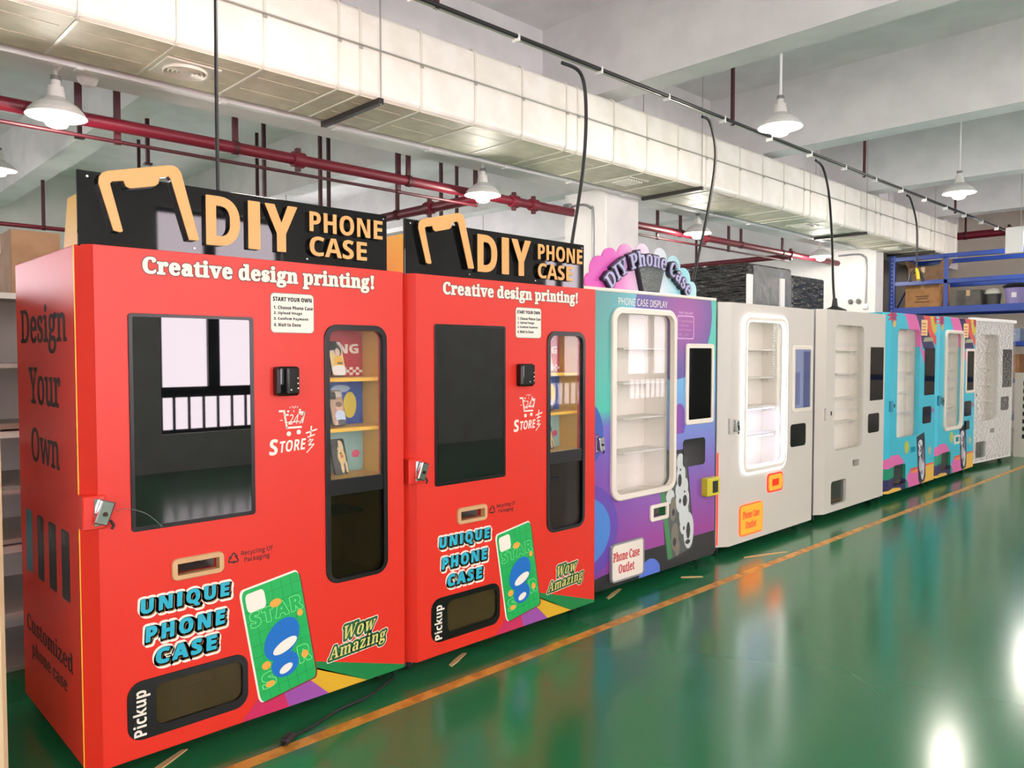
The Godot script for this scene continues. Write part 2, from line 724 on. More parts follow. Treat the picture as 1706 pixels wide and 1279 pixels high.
func store_logo(door: Node3D, m: Material) -> void:
	var z := 0.0004
	var l := []
	var o := Vector2(0.70, 1.134)
	var s := 0.00052   # one unit of the traced mark in metres
	var tr := func(x: float, y: float) -> Vector2: return o + Vector2((x - 40) * s, (1025 - y) * s)
	# trolley
	for q in [[128, 672, 172, 672, 16], [172, 664, 196, 812, 16], [186, 808, 326, 808, 16], [136, 745, 160, 745, 6], [176, 704, 212, 704, 14], [300, 690, 356, 690, 16], [352, 686, 330, 776, 16], [200, 764, 340, 764, 8]]:
		l.append({"o": stroke(tr.call(q[0], q[1]), tr.call(q[2], q[3]), q[4] * s), "h": []})
	for q in [[212, 856, 19], [299, 848, 19], [208, 676, 9], [312, 670, 9]]:
		l.append({"o": disc(tr.call(q[0], q[1]), q[2] * s), "h": []})
	for q in [[222, 642, 226, 652], [240, 636, 246, 648], [258, 636, 258, 656], [276, 636, 272, 650], [294, 640, 288, 652], [258, 668, 258, 686]]:
		l.append({"o": stroke(tr.call(q[0], q[1]), tr.call(q[2], q[3]), 5 * s), "h": []})
	# the two written characters beside the word
	for q in [[362, 862, 464, 836, 12], [414, 806, 404, 890, 12], [378, 896, 444, 878, 11], [404, 906, 384, 934, 8], [390, 922, 430, 916, 8], [430, 916, 384, 962, 8], [404, 930, 414, 938, 7], [408, 948, 392, 968, 8], [396, 962, 438, 954, 8], [438, 954, 368, 1022, 9], [408, 974, 420, 984, 7]]:
		l.append({"o": stroke(tr.call(q[0], q[1]), tr.call(q[2], q[3]), q[4] * s), "h": []})
	var g := glyphs("247", "Droid Sans")
	l.append_array(warp(g, fitter(bounds(g), Rect2(tr.call(208, 782), Vector2(0.066, 0.042)), 0.008)))
	g = fatten(glyphs("S", "Droid Sans+"), 1.0)
	l.append_array(warp(g, fitter(bounds(g), Rect2(tr.call(42, 1018), Vector2(0.036, 0.066)), 0.004)))
	g = glyphs("TORE", "Droid Sans+")
	l.append_array(warp(g, fitter(bounds(g), Rect2(tr.call(124, 1004), Vector2(0.118, 0.048)), 0.006, 0.006)))
	obj("store_logo", letters(l, z, z + 0.0006), m, door, "white trolley logo reading 247 STORE")


func sticker_text(door: Node3D, text: String, to: Rect2, c: Dictionary, skew: float, rise: float) -> void:
	# fat cyan letters with a dropped side, a dark rim and a cream border
	var g := fatten(glyphs(text, "Droid Sans+", 18.0), 6.0)
	var b := bounds(g)
	var f := fitter(b, to, skew, rise)
	var drop := Vector2(to.size.x * 0.022, -to.size.y * 0.15)
	var rim := warp(fatten(g, 17.0, false), f)
	rim.append_array(warp(warp(fatten(g, 17.0, false), f), func(p: Vector2) -> Vector2: return p + drop))
	obj("letter_border", letters(rim, 0.0004, 0.0007), c.cream, door)
	var dark := []
	for k in 7:
		var d: Vector2 = drop * (k / 6.0)
		dark.append_array(warp(warp(fatten(g, 0.4), f), func(p: Vector2) -> Vector2: return p + d))
	obj("letter_shade", letters(dark, 0.0004, 0.0011), c.ink, door)
	var warm := []
	for k in [1, 2, 3, 4, 5]:
		var d: Vector2 = drop * (k / 5.7)
		warm.append_array(warp(warp(fatten(g, -0.9), f), func(p: Vector2) -> Vector2: return p + d))
	obj("letter_side", letters(warm, 0.0004, 0.0014), mt("tan_letter_side", rgb8(190, 138, 72), 0.45), door)
	var rim2 := warp(fatten(g, 0.8), f)
	obj("letter_rim", letters(rim2, 0.0004, 0.0017), c.ink, door)
	obj("lettering", letters(warp(fatten(g, -1.6), f), 0.0004, 0.002), c.blue, door)


func green_case(door: Node3D, c: Dictionary) -> void:
	# printed phone case: a slanted card with a grid, a camera square and outlined letters
	var A := Vector2(0.576, 0.602)
	var B := Vector2(0.827, 0.640)
	var C := Vector2(0.912, 0.166)
	var D := Vector2(0.654, 0.124)
	var ux := (B - A + C - D) / 2.0
	var uy := (A - D + B - C) / 2.0
	var at := func(u: float, v: float) -> Vector2: return D + ux * u + uy * v
	var card := func(m: float, dx: float) -> PackedVector2Array:
		var q := PackedVector2Array()
		for p in MB.rr(-m, -m * 0.55, 1 + m, 1 + m * 0.55, 0.07, 5):
			q.append(at.call(p.x + dx, p.y - dx * 0.5))
		return q
	obj("print_shade", plate(card.call(0.012, 0.012), 0.0002, 0.0005), mt("dark_red_print", rgb8(120, 26, 22), 0.4), door)
	obj("case_rim", plate(card.call(0.014, -0.018), 0.0002, 0.0008), c.cream, door)
	var body := obj("case_print", plate(card.call(0.0, 0.0), 0.0002, 0.0011), c.green, door, "green grid phone case print with plain blue shapes")
	var l := []
	for k in 5:
		l.append({"o": stroke(at.call(0.17 + k * 0.165, 0.012), at.call(0.17 + k * 0.165, 0.988), 0.0016), "h": []})
	for k in 9:
		l.append({"o": stroke(at.call(0.012, 0.09 + k * 0.103), at.call(0.988, 0.09 + k * 0.103), 0.0016), "h": []})
	obj("grid_print", letters(l, 0.0011, 0.0013), c.grid, door)
	var cam := PackedVector2Array()
	for p in MB.rr(0.05, 0.80, 0.37, 0.965, 0.05, 4):
		cam.append(at.call(p.x, p.y))
	obj("camera_square", plate(cam, 0.0011, 0.0016), c.cream, door)
	# outlined letters STAR above, S and R below
	var ol := func(text: String, u0: float, v0: float, u1: float, v1: float) -> void:
		var g := fatten(glyphs(text, "Droid Sans+", 14.0), 6.0)
		var b := bounds(g)
		var f := func(p: Vector2) -> Vector2:
			var q := (p - b.position) / b.size
			return at.call(lerpf(u0, u1, q.x), lerpf(v0, v1, q.y))
		obj("outline_lettering", letters(warp(fatten(g, 2.0), f), 0.0011, 0.0015), c.lime, door)
		obj("lettering", letters(warp(fatten(g, -2.6), f), 0.0011, 0.0018), c.green, door)
	ol.call("STAR", 0.06, 0.66, 0.97, 0.80)
	ol.call("S", 0.07, 0.10, 0.31, 0.24)
	ol.call("R", 0.74, 0.18, 0.97, 0.34)
	var blob := func(called: String, cu: float, cv: float, ru: float, rv: float, z: float, m: Material, turn := 0.0) -> void:
		var q := PackedVector2Array()
		for p in disc(Vector2.ZERO, ru, rv, 26, turn):
			q.append(at.call(cu + p.x, cv + p.y))
		obj(called, plate(q, 0.0011, z), m, door)
	var orange := mt("orange_print", rgb8(240, 164, 62), 0.45)
	for k in [[0.52, 0.80, 0.10, 0.035], [0.19, 0.30, 0.075, 0.035], [0.20, 0.13, 0.08, 0.025], [0.86, 0.25, 0.06, 0.035], [0.90, 0.63, 0.05, 0.03]]:
		blob.call("print_spot", k[0], k[1], k[2], k[3], 0.0021, orange)
	blob.call("print_blob", 0.52, 0.47, 0.33, 0.16, 0.0024, mt("blue_print", rgb8(22, 108, 190), 0.4), 0.2)
	blob.call("print_blob", 0.50, 0.24, 0.24, 0.11, 0.0026, mt("blue_print", Color.WHITE), 0.0)
	blob.call("print_blob", 0.50, 0.20, 0.12, 0.035, 0.0029, c.cream, 0.1)
	blob.call("print_blob", 0.55, 0.40, 0.22, 0.05, 0.0029, c.cream, 0.12)
	body.set_meta("label", "green grid phone case print with plain blue shapes")


func wow_sticker(door: Node3D, c: Dictionary) -> void:
	var parts := []
	for q in [["Wow", Rect2(1.03, 0.285, 0.172, 0.062), 0.018, 0.012], ["Amazing", Rect2(0.965, 0.196, 0.296, 0.075), 0.012, 0.02]]:
		var g := fatten(glyphs(q[0], "Droid Serif+", 6.0), 1.5)
		parts.append([g, fitter(bounds(g), q[1], q[2], q[3])])
	var dg := mt("dark_green_print", rgb8(18, 96, 52), 0.42)
	var cream := []
	var green := []
	var deep := []
	var face := []
	for p in parts:
		cream.append_array(warp(fatten(p[0], 22.0, false), p[1]))
		green.append_array(warp(fatten(p[0], 16.0, false), p[1]))
		deep.append_array(warp(fatten(p[0], 3.0), p[1]))
		face.append_array(warp(fatten(p[0], -1.5), p[1]))
	obj("letter_border", letters(cream, 0.0003, 0.0006), c.cream, door)
	obj("letter_shade", letters(green, 0.0003, 0.0009), dg, door)
	obj("letter_rim", letters(deep, 0.0003, 0.0012), mt("deep_green_print", rgb8(10, 58, 34), 0.42), door)
	obj("lettering", letters(face, 0.0003, 0.0015), mt("straw_print", rgb8(212, 206, 116), 0.42), door)


func red_door(root: Node3D, c: Dictionary) -> Node3D:
	var y0 := 0.07
	var y1 := 1.935
	var win := MB.rr(0.972, 0.562, 1.266, 1.668, 0.05, 6)
	var pick := MB.rr(0.15, 0.145, 0.588, 0.345, 0.045, 6)
	var slot := MB.rr(0.322, 0.717, 0.486, 0.765)
	var mb := MB.new()
	mb.extrude(MB.rr(0.056, y0, 1.375, y1), [win, pick, slot], -0.045, 0.0, 0.0015)
	# slanted left edge of the door
	var pr := [Vector3(0.012, y0, -0.06), Vector3(0.056, y0, 0.0), Vector3(0.056, y0, -0.06)]
	var h := Vector3(0, y1 - y0, 0)
	mb.quad(pr[0], pr[1], pr[1] + h, pr[0] + h, Vector3(-0.06, 0, 0.044).normalized())
	mb.quad(pr[0], pr[2], pr[2] + h, pr[0] + h, Vector3(0, 0, -1))
	mb.t3(pr[0], pr[1], pr[2], -UP, -UP, -UP)
	mb.t3(pr[0] + h, pr[1] + h, pr[2] + h, UP, UP, UP)
	var door := obj("door", mb, c.red, root)
	# screen
	obj("screen_bezel", ring2d(MB.rr(0.166, 0.908, 0.638, 1.70, 0.012, 4), MB.rr(0.180, 0.924, 0.622, 1.688, 0.006, 3), 0.0, 0.006, 0.001), c.black, door)
	obj("screen", bx(Vector3(0.180, 0.924, 0.0005), Vector3(0.622, 1.688, 0.004)), mt("dark_screen_glass", rgb8(5, 6, 8), 0.015), door, "dark mirror-like touch screen")
	mats["dark_screen_glass"].metallic_specular = 0.75
	# display window
	obj("window_frame", ring2d(MB.rr(0.958, 0.548, 1.280, 1.682, 0.062, 7), MB.rr(0.982, 0.566, 1.257, 1.658, 0.04, 6), -0.02, 0.007, 0.0015), c.black, door)
	obj("window_divider", bx(Vector3(0.982, 0.935, -0.02), Vector3(1.257, 1.003, 0.003)), c.black, door)
	var clear := clear_pane()
	obj("pane", bx(Vector3(0.980, 1.000, -0.012), Vector3(1.259, 1.66, -0.008)), clear, door)
	obj("pane", bx(Vector3(0.980, 0.564, -0.012), Vector3(1.259, 0.937, -0.008)), smoked_pane(), door)
	# pickup hatch
	obj("hatch_frame", ring2d(MB.rr(0.140, 0.135, 0.598, 0.355, 0.055, 6), MB.rr(0.240, 0.17, 0.575, 0.328, 0.035, 5), -0.02, 0.004, 0.001), c.black, door)
	obj("hatch_flap", bx(Vector3(0.238, 0.168, -0.012), Vector3(0.577, 0.330, -0.008)), olive_pane(), door)
	var turn := Transform3D(Basis(Vector3(0, 0, 1), PI / 2), Vector3(0, 0, 0))
	text_on(door, "Pickup", "Droid Sans+", Rect2(0.150, -0.220, 0.170, 0.062), 0.0042, c.cream, 0.0, 0.0, 0.0, 0.0006, turn)
	# recycling slot
	obj("slot_frame", ring2d(MB.rr(0.304, 0.700, 0.504, 0.783, 0.022, 5), MB.rr(0.324, 0.719, 0.484, 0.763), -0.02, 0.012, 0.003), mt("tan_frame", rgb8(204, 164, 116), 0.45), door)
	obj("recycling_mark", letters(tri_arrow(Vector2(0.545, 0.742), 0.036), 0.0003, 0.0009), c.ink, door)
	text_on(door, "Recycling Of", "Droid Sans", Rect2(0.577, 0.742, 0.135, 0.026), 0.0003, c.ink, 1.0)
	text_on(door, "Packaging", "Droid Sans", Rect2(0.590, 0.714, 0.108, 0.026), 0.0003, c.ink, 1.0)
	# heading
	var g := fatten(glyphs("Creative design printing!", "Droid Serif+", 3.0), 4.2)
	var f := fitter(bounds(g), Rect2(0.220, 1.826, 0.995, 0.085), 0.0)
	obj("letter_rim", letters(warp(fatten(g, 5.0, false), f), 0.0003, 0.0007), mt("brown_rim_print", rgb8(96, 44, 30), 0.45), door)
	obj("lettering", letters(warp(g, f), 0.0003, 0.0012), c.cream, door, "cream heading Creative design printing!")
	# instruction plate
	obj("plate_rim", plate(MB.rr(0.713, 1.640, 0.911, 1.805, 0.018, 5), 0.0, 0.0018), mt("grey_rim", rgb8(130, 120, 108), 0.5), door)
	obj("instruction_plate", plate(MB.rr(0.7155, 1.6425, 0.9085, 1.8025, 0.016, 5), 0.0, 0.0024), c.cream, door)
	text_on(door, "START YOUR OWN", "Droid Sans+", Rect2(0.724, 1.770, 0.176, 0.018), 0.0024, c.ink, 2.5)
	var k := 0
	for line in [["1. Choose Phone Case", 0.178], ["2. Upload Image", 0.128], ["3. Confirm Payment", 0.155], ["4. Wait to Done", 0.122]]:
		text_on(door, line[0], "Droid Sans+", Rect2(0.727, 1.737 - k * 0.0235, line[1], 0.0155), 0.0024, c.ink, 1.0)
		k += 1
	# scanner
	var sc := obj("scanner", bx(Vector3(0.722, 1.382, 0.0), Vector3(0.822, 1.502, 0.045), 0.012), c.black, door, "black payment scanner box")
	obj("scanner_face", bx(Vector3(0.731, 1.392, 0.045), Vector3(0.815, 1.495, 0.0475), 0.002), mt("dark_screen_glass", Color.WHITE), sc)
	for q in [[0.806, 1.452], [0.806, 1.43], [0.806, 1.41], [0.775, 1.404]]:
		obj("scanner_mark", bx(Vector3(q[0], q[1], 0.0475), Vector3(q[0] + 0.006, q[1] + 0.005, 0.0482)), c.cream, sc)
	store_logo(door, c.cream)
	sticker_text(door, "UNIQUE", Rect2(0.190, 0.588, 0.335, 0.068), c, 0.003, 0.0)
	sticker_text(door, "PHONE", Rect2(0.206, 0.490, 0.300, 0.062), c, 0.003, 0.0)
	sticker_text(door, "CASE", Rect2(0.240, 0.398, 0.232, 0.062), c, 0.003, 0.0)
	# rays along the bottom edge, behind the printed phone
	for q in [[[0.569, 0.071, 0.778, 0.071, 0.735, 0.20, 0.70, 0.21], "magenta_print", rgb8(196, 40, 90)], [[0.778, 0.071, 0.967, 0.071, 0.83, 0.20, 0.735, 0.20], "violet_print", rgb8(150, 78, 160)], [[0.967, 0.071, 1.165, 0.071, 0.86, 0.225, 0.83, 0.20], "mustard_print", rgb8(214, 170, 40)], [[1.165, 0.071, 1.374, 0.071, 1.374, 0.085, 0.85, 0.245, 0.86, 0.215], "leaf_green_print", rgb8(10, 124, 62)]]:
		obj("ray_print", plate(pts(q[0]), 0.0, 0.0004), mt(q[1], q[2], 0.38), door)
	green_case(door, c)
	wow_sticker(door, c)
	lock_at(door, Vector3(0.004, 0.998, 0.0), c.red, -0.35)
	return door


func red_sign(root: Node3D, c: Dictionary) -> void:
	var board := obj("sign_board", bx(Vector3(0.022, 1.93, -0.05), Vector3(1.314, 2.194, -0.038), 0.002), c.acrylic, root, "glossy black acrylic sign board")
	for x in [0.05, 1.25]:
		var br := MB.new()
		br.xf = Transform3D(Basis(Vector3(0, 0, -1), Vector3(0, 1, 0), Vector3(1, 0, 0)), Vector3(0, 0, 0))
		br.extrude(pts([0.052, 1.935, 0.34, 1.935, 0.27, 2.13, 0.052, 2.13]), [], x, x + 0.05)
		obj("sign_bracket", br, c.yellow, root)
	for q in [[0.42, 1.955], [0.9, 1.955], [0.05, 2.17], [1.29, 2.17]]:
		obj("screw", bx(Vector3(q[0], q[1], -0.038), Vector3(q[0] + 0.008, q[1] + 0.008, -0.035), 0.002), c.chrome, board)
	# raised letters: dark returns with gold faces
	var zb := -0.026
	var add := func(list: Array, to: Rect2, fat: float) -> void:
		var g := fatten(list, fat) if fat != 0.0 else list
		var w := warp(g, fitter(bounds(g), to))
		obj("letter_side", letters(w, -0.038, zb + 0.006), c.black, board)
		obj("lettering", letters(w, zb + 0.006, zb + 0.010), c.gold, board, "raised gold lettering")
	add.call(glyphs("DIY", "Droid Sans+", 4.0), Rect2(0.462, 1.975, 0.385, 0.192), 1.0)
	add.call(glyphs("PHONE", "Droid Sans+", 0.0), Rect2(0.905, 2.075, 0.37, 0.086), 0.5)
	add.call(glyphs("CASE", "Droid Sans+", 0.0), Rect2(0.905, 1.972, 0.285, 0.084), 0.5)
	# slanted phone outline with a notch, open at the bottom
	var ph := pts([0.128, 1.990, 0.082, 2.150, 0.084, 2.172, 0.094, 2.188, 0.110, 2.197, 0.320, 2.252, 0.340, 2.254, 0.356, 2.248, 0.368, 2.232, 0.432, 1.990, 0.424, 1.984, 0.394, 1.984, 0.330, 2.200, 0.322, 2.210, 0.290, 2.202, 0.286, 2.180, 0.274, 2.168, 0.186, 2.146, 0.172, 2.152, 0.164, 2.170, 0.126, 2.162, 0.120, 2.154, 0.160, 1.992, 0.152, 1.986])
	obj("phone_side", plate(ph, -0.038, zb + 0.012), c.black, board)
	obj("phone_outline", plate(ph, zb + 0.012, zb + 0.017, 0.0015), c.gold, board, "raised gold phone outline with a notch")


func side_print(panel: Node3D, c: Dictionary) -> void:
	# on the left side panel, read from -x: local x runs along +z
	var xf := Transform3D(Basis(Vector3(0, 0, 1), Vector3(0, 1, 0), Vector3(-1, 0, 0)), Vector3(0.012, 0, 0))
	text_on(panel, "Design", "Droid Serif", Rect2(-0.855, 1.555, 0.69, 0.19), 0.0002, c.ink, 2.4, 0.0, 0.0, 0.0006, xf)
	text_on(panel, "Your", "Droid Serif", Rect2(-0.735, 1.35, 0.47, 0.15), 0.0002, c.ink, 2.4, 0.0, 0.0, 0.0006, xf)
	text_on(panel, "Own", "Droid Serif", Rect2(-0.717, 1.115, 0.42, 0.14), 0.0002, c.ink, 2.4, 0.0, 0.0, 0.0006, xf)
	var k := 0
	for q in [[-0.844, -0.738], [-0.653, -0.556], [-0.477, -0.372], [-0.297, -0.19]]:
		var mb := MB.new()
		mb.xf = xf
		mb.extrude(MB.rr(q[0], 0.636, q[1], 0.90, 0.014, 4), [], 0.0002, 0.0006)
		obj("phone_print", mb, mt("side_phone_print_%d" % k, [rgb8(48, 110, 124), rgb8(30, 34, 40), rgb8(26, 26, 30), rgb8(34, 30, 36)][k], 0.35), panel)
		var lens := MB.new()
		lens.xf = xf
		lens.extrude(MB.rr(q[0] + 0.01, 0.84, q[0] + 0.05, 0.89, 0.01, 3), [], 0.0006, 0.0009)
		obj("lens_print", lens, mt("lens_grey_print", rgb8(74, 80, 84), 0.35), panel)
		k += 1
	text_on(panel, "Customized", "Droid Serif+", Rect2(-0.865, 0.375, 0.69, 0.075), 0.0002, c.ink, 0.0, 0.0, 0.0, 0.0006, xf)
	text_on(panel, "phone case", "Droid Serif+", Rect2(-0.79, 0.265, 0.53, 0.075), 0.0002, c.ink, 0.0, 0.0, 0.0, 0.0006, xf)


var red_first: Node3D


func build_red_machines() -> void:
	var c := star_mat_set()
	var t := thing("vending_machine", "red phone case vending machine with DIY sign and Design Your Own lettering on its side", "machine", Vector3(0.775, 0, 0), 0.0, "red vending machines")
	red_first = t
	var sides := shell(t, 0.012, 1.372, 0.07, 1.935, -0.93, -0.062, c.red)
	side_print(sides[0], c)
	obj("edge_trim", bx(Vector3(0.010, 0.07, -0.0625), Vector3(0.014, 1.935, -0.0585)), c.yellow, t)
	liner(t, "display_liner", 0.95, 1.29, 1.0, 1.70, -0.212, -0.046, mt("ochre_liner", rgb8(222, 172, 48), 0.5))
	for y in [1.430, 1.205]:
		obj("shelf", bx(Vector3(0.951, y, -0.211), Vector3(1.289, y + 0.018, -0.05), 0.002), c.yellow, t)
	var low := liner(t, "lower_liner", 0.95, 1.29, 0.53, 0.975, -0.40, -0.046, mt("ochre_liner", Color.WHITE))
	obj("lower_tray", bx(Vector3(0.96, 0.80, -0.395), Vector3(1.28, 0.812, -0.2)), mt("dull_steel", rgb8(120, 116, 104), 0.35, 0.8), low)
	liner(t, "pickup_liner", 0.145, 0.595, 0.14, 0.35, -0.34, -0.046, mt("steel_liner", rgb8(168, 164, 156), 0.5))
	liner(t, "slot_liner", 0.315, 0.493, 0.705, 0.775, -0.45, -0.046, mt("steel_liner", rgb8(168, 164, 156), 0.5))
	red_door(t, c)
	red_sign(t, c)
	for q in [[0.08, -0.12], [1.30, -0.12], [0.08, -0.85], [1.30, -0.85]]:
		caster(t, q[0], q[1], 0.07)
	copy_of(t, Vector3(2.168, 0, 0), 0.0, "red phone case vending machine with DIY sign standing beside the purple machine")
	var wire := MB.new()
	wire.tube(spline([Vector3(0.876, 1.0, 0.05), Vector3(0.92, 1.0, 0.02), Vector3(0.99, 0.97, 0.012), Vector3(1.045, 0.915, 0.009)]), 0.0012, 6)
	var w := thing("thin_wire", "thin silver wire hanging from the chrome padlock over the dark screen", "wire", Vector3.ZERO)
	obj("strand", wire, c.chrome, w)


# ---------- the cabinets further along: a tall display window, a screen, a card panel, a slot and an outlet ----------
const CW := 1.5
const PX := 300.0


func px(p: Vector2) -> Vector2:
	return Vector2(p.x * PX, (2.05 - p.y) * PX)


func pxs(a: Array) -> PackedVector2Array:
	var out := PackedVector2Array()
	for p in pts(a): out.append(px(p))
	return out


func pdisc(x: float, y: float, rx: float, ry := -1.0, turn := 0.0) -> PackedVector2Array:
	var out := PackedVector2Array()
	for p in disc(Vector2(x, y), rx, ry, 32, turn): out.append(px(p))
	return out


func burst(x: float, y: float, r: float, spikes: int, inner := 0.6) -> PackedVector2Array:
	var out := PackedVector2Array()
	for i in spikes * 2:
		var t := TAU * i / (spikes * 2)
		out.append(px(Vector2(x, y) + Vector2(cos(t), sin(t)) * (r if i % 2 == 0 else r * inner)))
	return out


func purple_print() -> Image:
	var w := int(CW * PX)
	var h := int(2.05 * PX)
	var im := Image.create(w, h, false, Image.FORMAT_RGB8)
	var teal := rgb8(74, 168, 158)
	var stops := [[1.95, rgb8(104, 196, 220)], [1.3, rgb8(104, 172, 220)], [0.95, rgb8(122, 130, 205)], [0.62, rgb8(134, 84, 172)], [0.30, rgb8(152, 58, 146)], [0.0, rgb8(152, 58, 146)]]
	var lefts := [[1.95, rgb8(80, 150, 150)], [1.6, rgb8(78, 172, 158)], [1.2, rgb8(70, 196, 170)], [1.1, rgb8(110, 100, 190)], [0.8, rgb8(120, 74, 168)], [0.4, rgb8(128, 58, 150)], [0.0, rgb8(120, 50, 140)]]
	var grad := func(st: Array, y: float) -> Color:
		for i in st.size() - 1:
			if y <= st[i][0] and y >= st[i + 1][0]:
				return st[i + 1][1].lerp(st[i][1], (y - st[i + 1][0]) / (st[i][0] - st[i + 1][0]))
		return st[0][1]
	for j in h:
		var y := 2.05 - (j + 0.5) / PX
		var right: Color = grad.call(stops, y)
		var left: Color = grad.call(lefts, y)
		for i in w:
			var x := (i + 0.5) / PX
			var c := left.lerp(right, smoothstep(0.15, 0.7, x))
			# dark violet disc over the window, rosy in its middle
			var d := Vector2(x - 0.98, y - 1.84).length()
			if d < 0.46:
				c = rgb8(86, 72, 150).lerp(rgb8(150, 64, 150), smoothstep(0.46, 0.06, Vector2(x - 1.10, y - 1.82).length()))
				c = c.lerp(rgb8(84, 140, 164), smoothstep(0.62, 0.25, x))
			elif x > 0.95 and y > 1.52:
				c = rgb8(70, 196, 176)
			if Vector2(x - 1.0, y - 1.36).length() < 0.23 and d > 0.46 and y > 1.42:
				c = rgb8(84, 74, 160)
			if absf(x - 1.04) < 0.075 and y > 1.0 and Vector2(x - 1.035, (y - 1.09) * 0.62).length() < 0.075:
				c = rgb8(160, 62, 160).lerp(rgb8(104, 70, 170), smoothstep(-0.07, 0.07, x - 1.035))
			im.set_pixel(i, j, c)
	paint(im, pdisc(0.0, 1.06, 0.20, 0.22), rgb8(52, 86, 172))
	paint(im, pdisc(0.02, 0.46, 0.33, 0.30), rgb8(96, 62, 166))
	paint(im, pdisc(0.0, 0.46, 0.275, 0.22), rgb8(70, 130, 206))
	paint(im, pxs([0, 0.02, 1.5, 0.02, 1.5, 0.245, 1.0, 0.245, 0.62, 0.245, 0.45, 0.22, 0.3, 0.17, 0, 0.14]), rgb8(16, 15, 19))
	var arch := [0.56, 0.02]
	for k in 13:
		var t := PI - PI * k / 12.0 * 0.86
		arch.append_array([0.70 + cos(t) * 0.125, 0.06 + sin(t) * 0.12])
	arch.append_array([0.815, 0.02])
	paint(im, pxs(arch), rgb8(84, 116, 208))
	# photo print of pale dogs on a slanted phone
	var ph := pxs([0.80, 0.885, 1.105, 0.885, 1.13, 0.86, 1.236, 0.19, 1.215, 0.155, 0.915, 0.105, 0.885, 0.13, 0.79, 0.86])
	paint(im, ph, rgb8(26, 28, 30))
	paint(im, pxs([0.81, 0.86, 1.10, 0.86, 1.118, 0.84, 1.218, 0.20, 1.2, 0.17, 0.93, 0.13, 0.90, 0.14, 0.80, 0.84]), rgb8(76, 84, 80))
	paint(im, pxs([0.81, 0.60, 0.86, 0.62, 0.93, 0.30, 0.96, 0.14, 0.91, 0.13]), rgb8(58, 132, 76))
	var fur := rgb8(206, 212, 208)
	for q in [[1.05, 0.80, 0.045, 0.06], [1.06, 0.70, 0.055, 0.10], [1.08, 0.53, 0.085, 0.10], [1.12, 0.62, 0.03, 0.06], [1.02, 0.60, 0.028, 0.05], [1.10, 0.42, 0.06, 0.09], [1.16, 0.30, 0.065, 0.13], [1.10, 0.34, 0.05, 0.06], [0.93, 0.57, 0.05, 0.05]]:
		paint(im, pdisc(q[0], q[1], q[2], q[3]), fur)
	for q in [[0.965, 0.48, 0.038, 0.085], [0.99, 0.28, 0.045, 0.10], [1.02, 0.20, 0.03, 0.06]]:
		paint(im, pdisc(q[0], q[1], q[2], q[3]), rgb8(120, 112, 96))
	for q in [[1.045, 0.67, 0.022, 0.045], [1.052, 0.745, 0.008, 0.01], [1.11, 0.52, 0.026, 0.04], [1.05, 0.525, 0.012, 0.018], [1.105, 0.585, 0.009, 0.01], [1.155, 0.30, 0.024, 0.06], [1.10, 0.325, 0.010, 0.014], [0.97, 0.455, 0.018, 0.024], [0.985, 0.245, 0.02, 0.03], [1.15, 0.22, 0.03, 0.016]]:
		paint(im, pdisc(q[0], q[1], q[2], q[3]), rgb8(34, 32, 34))
	return im


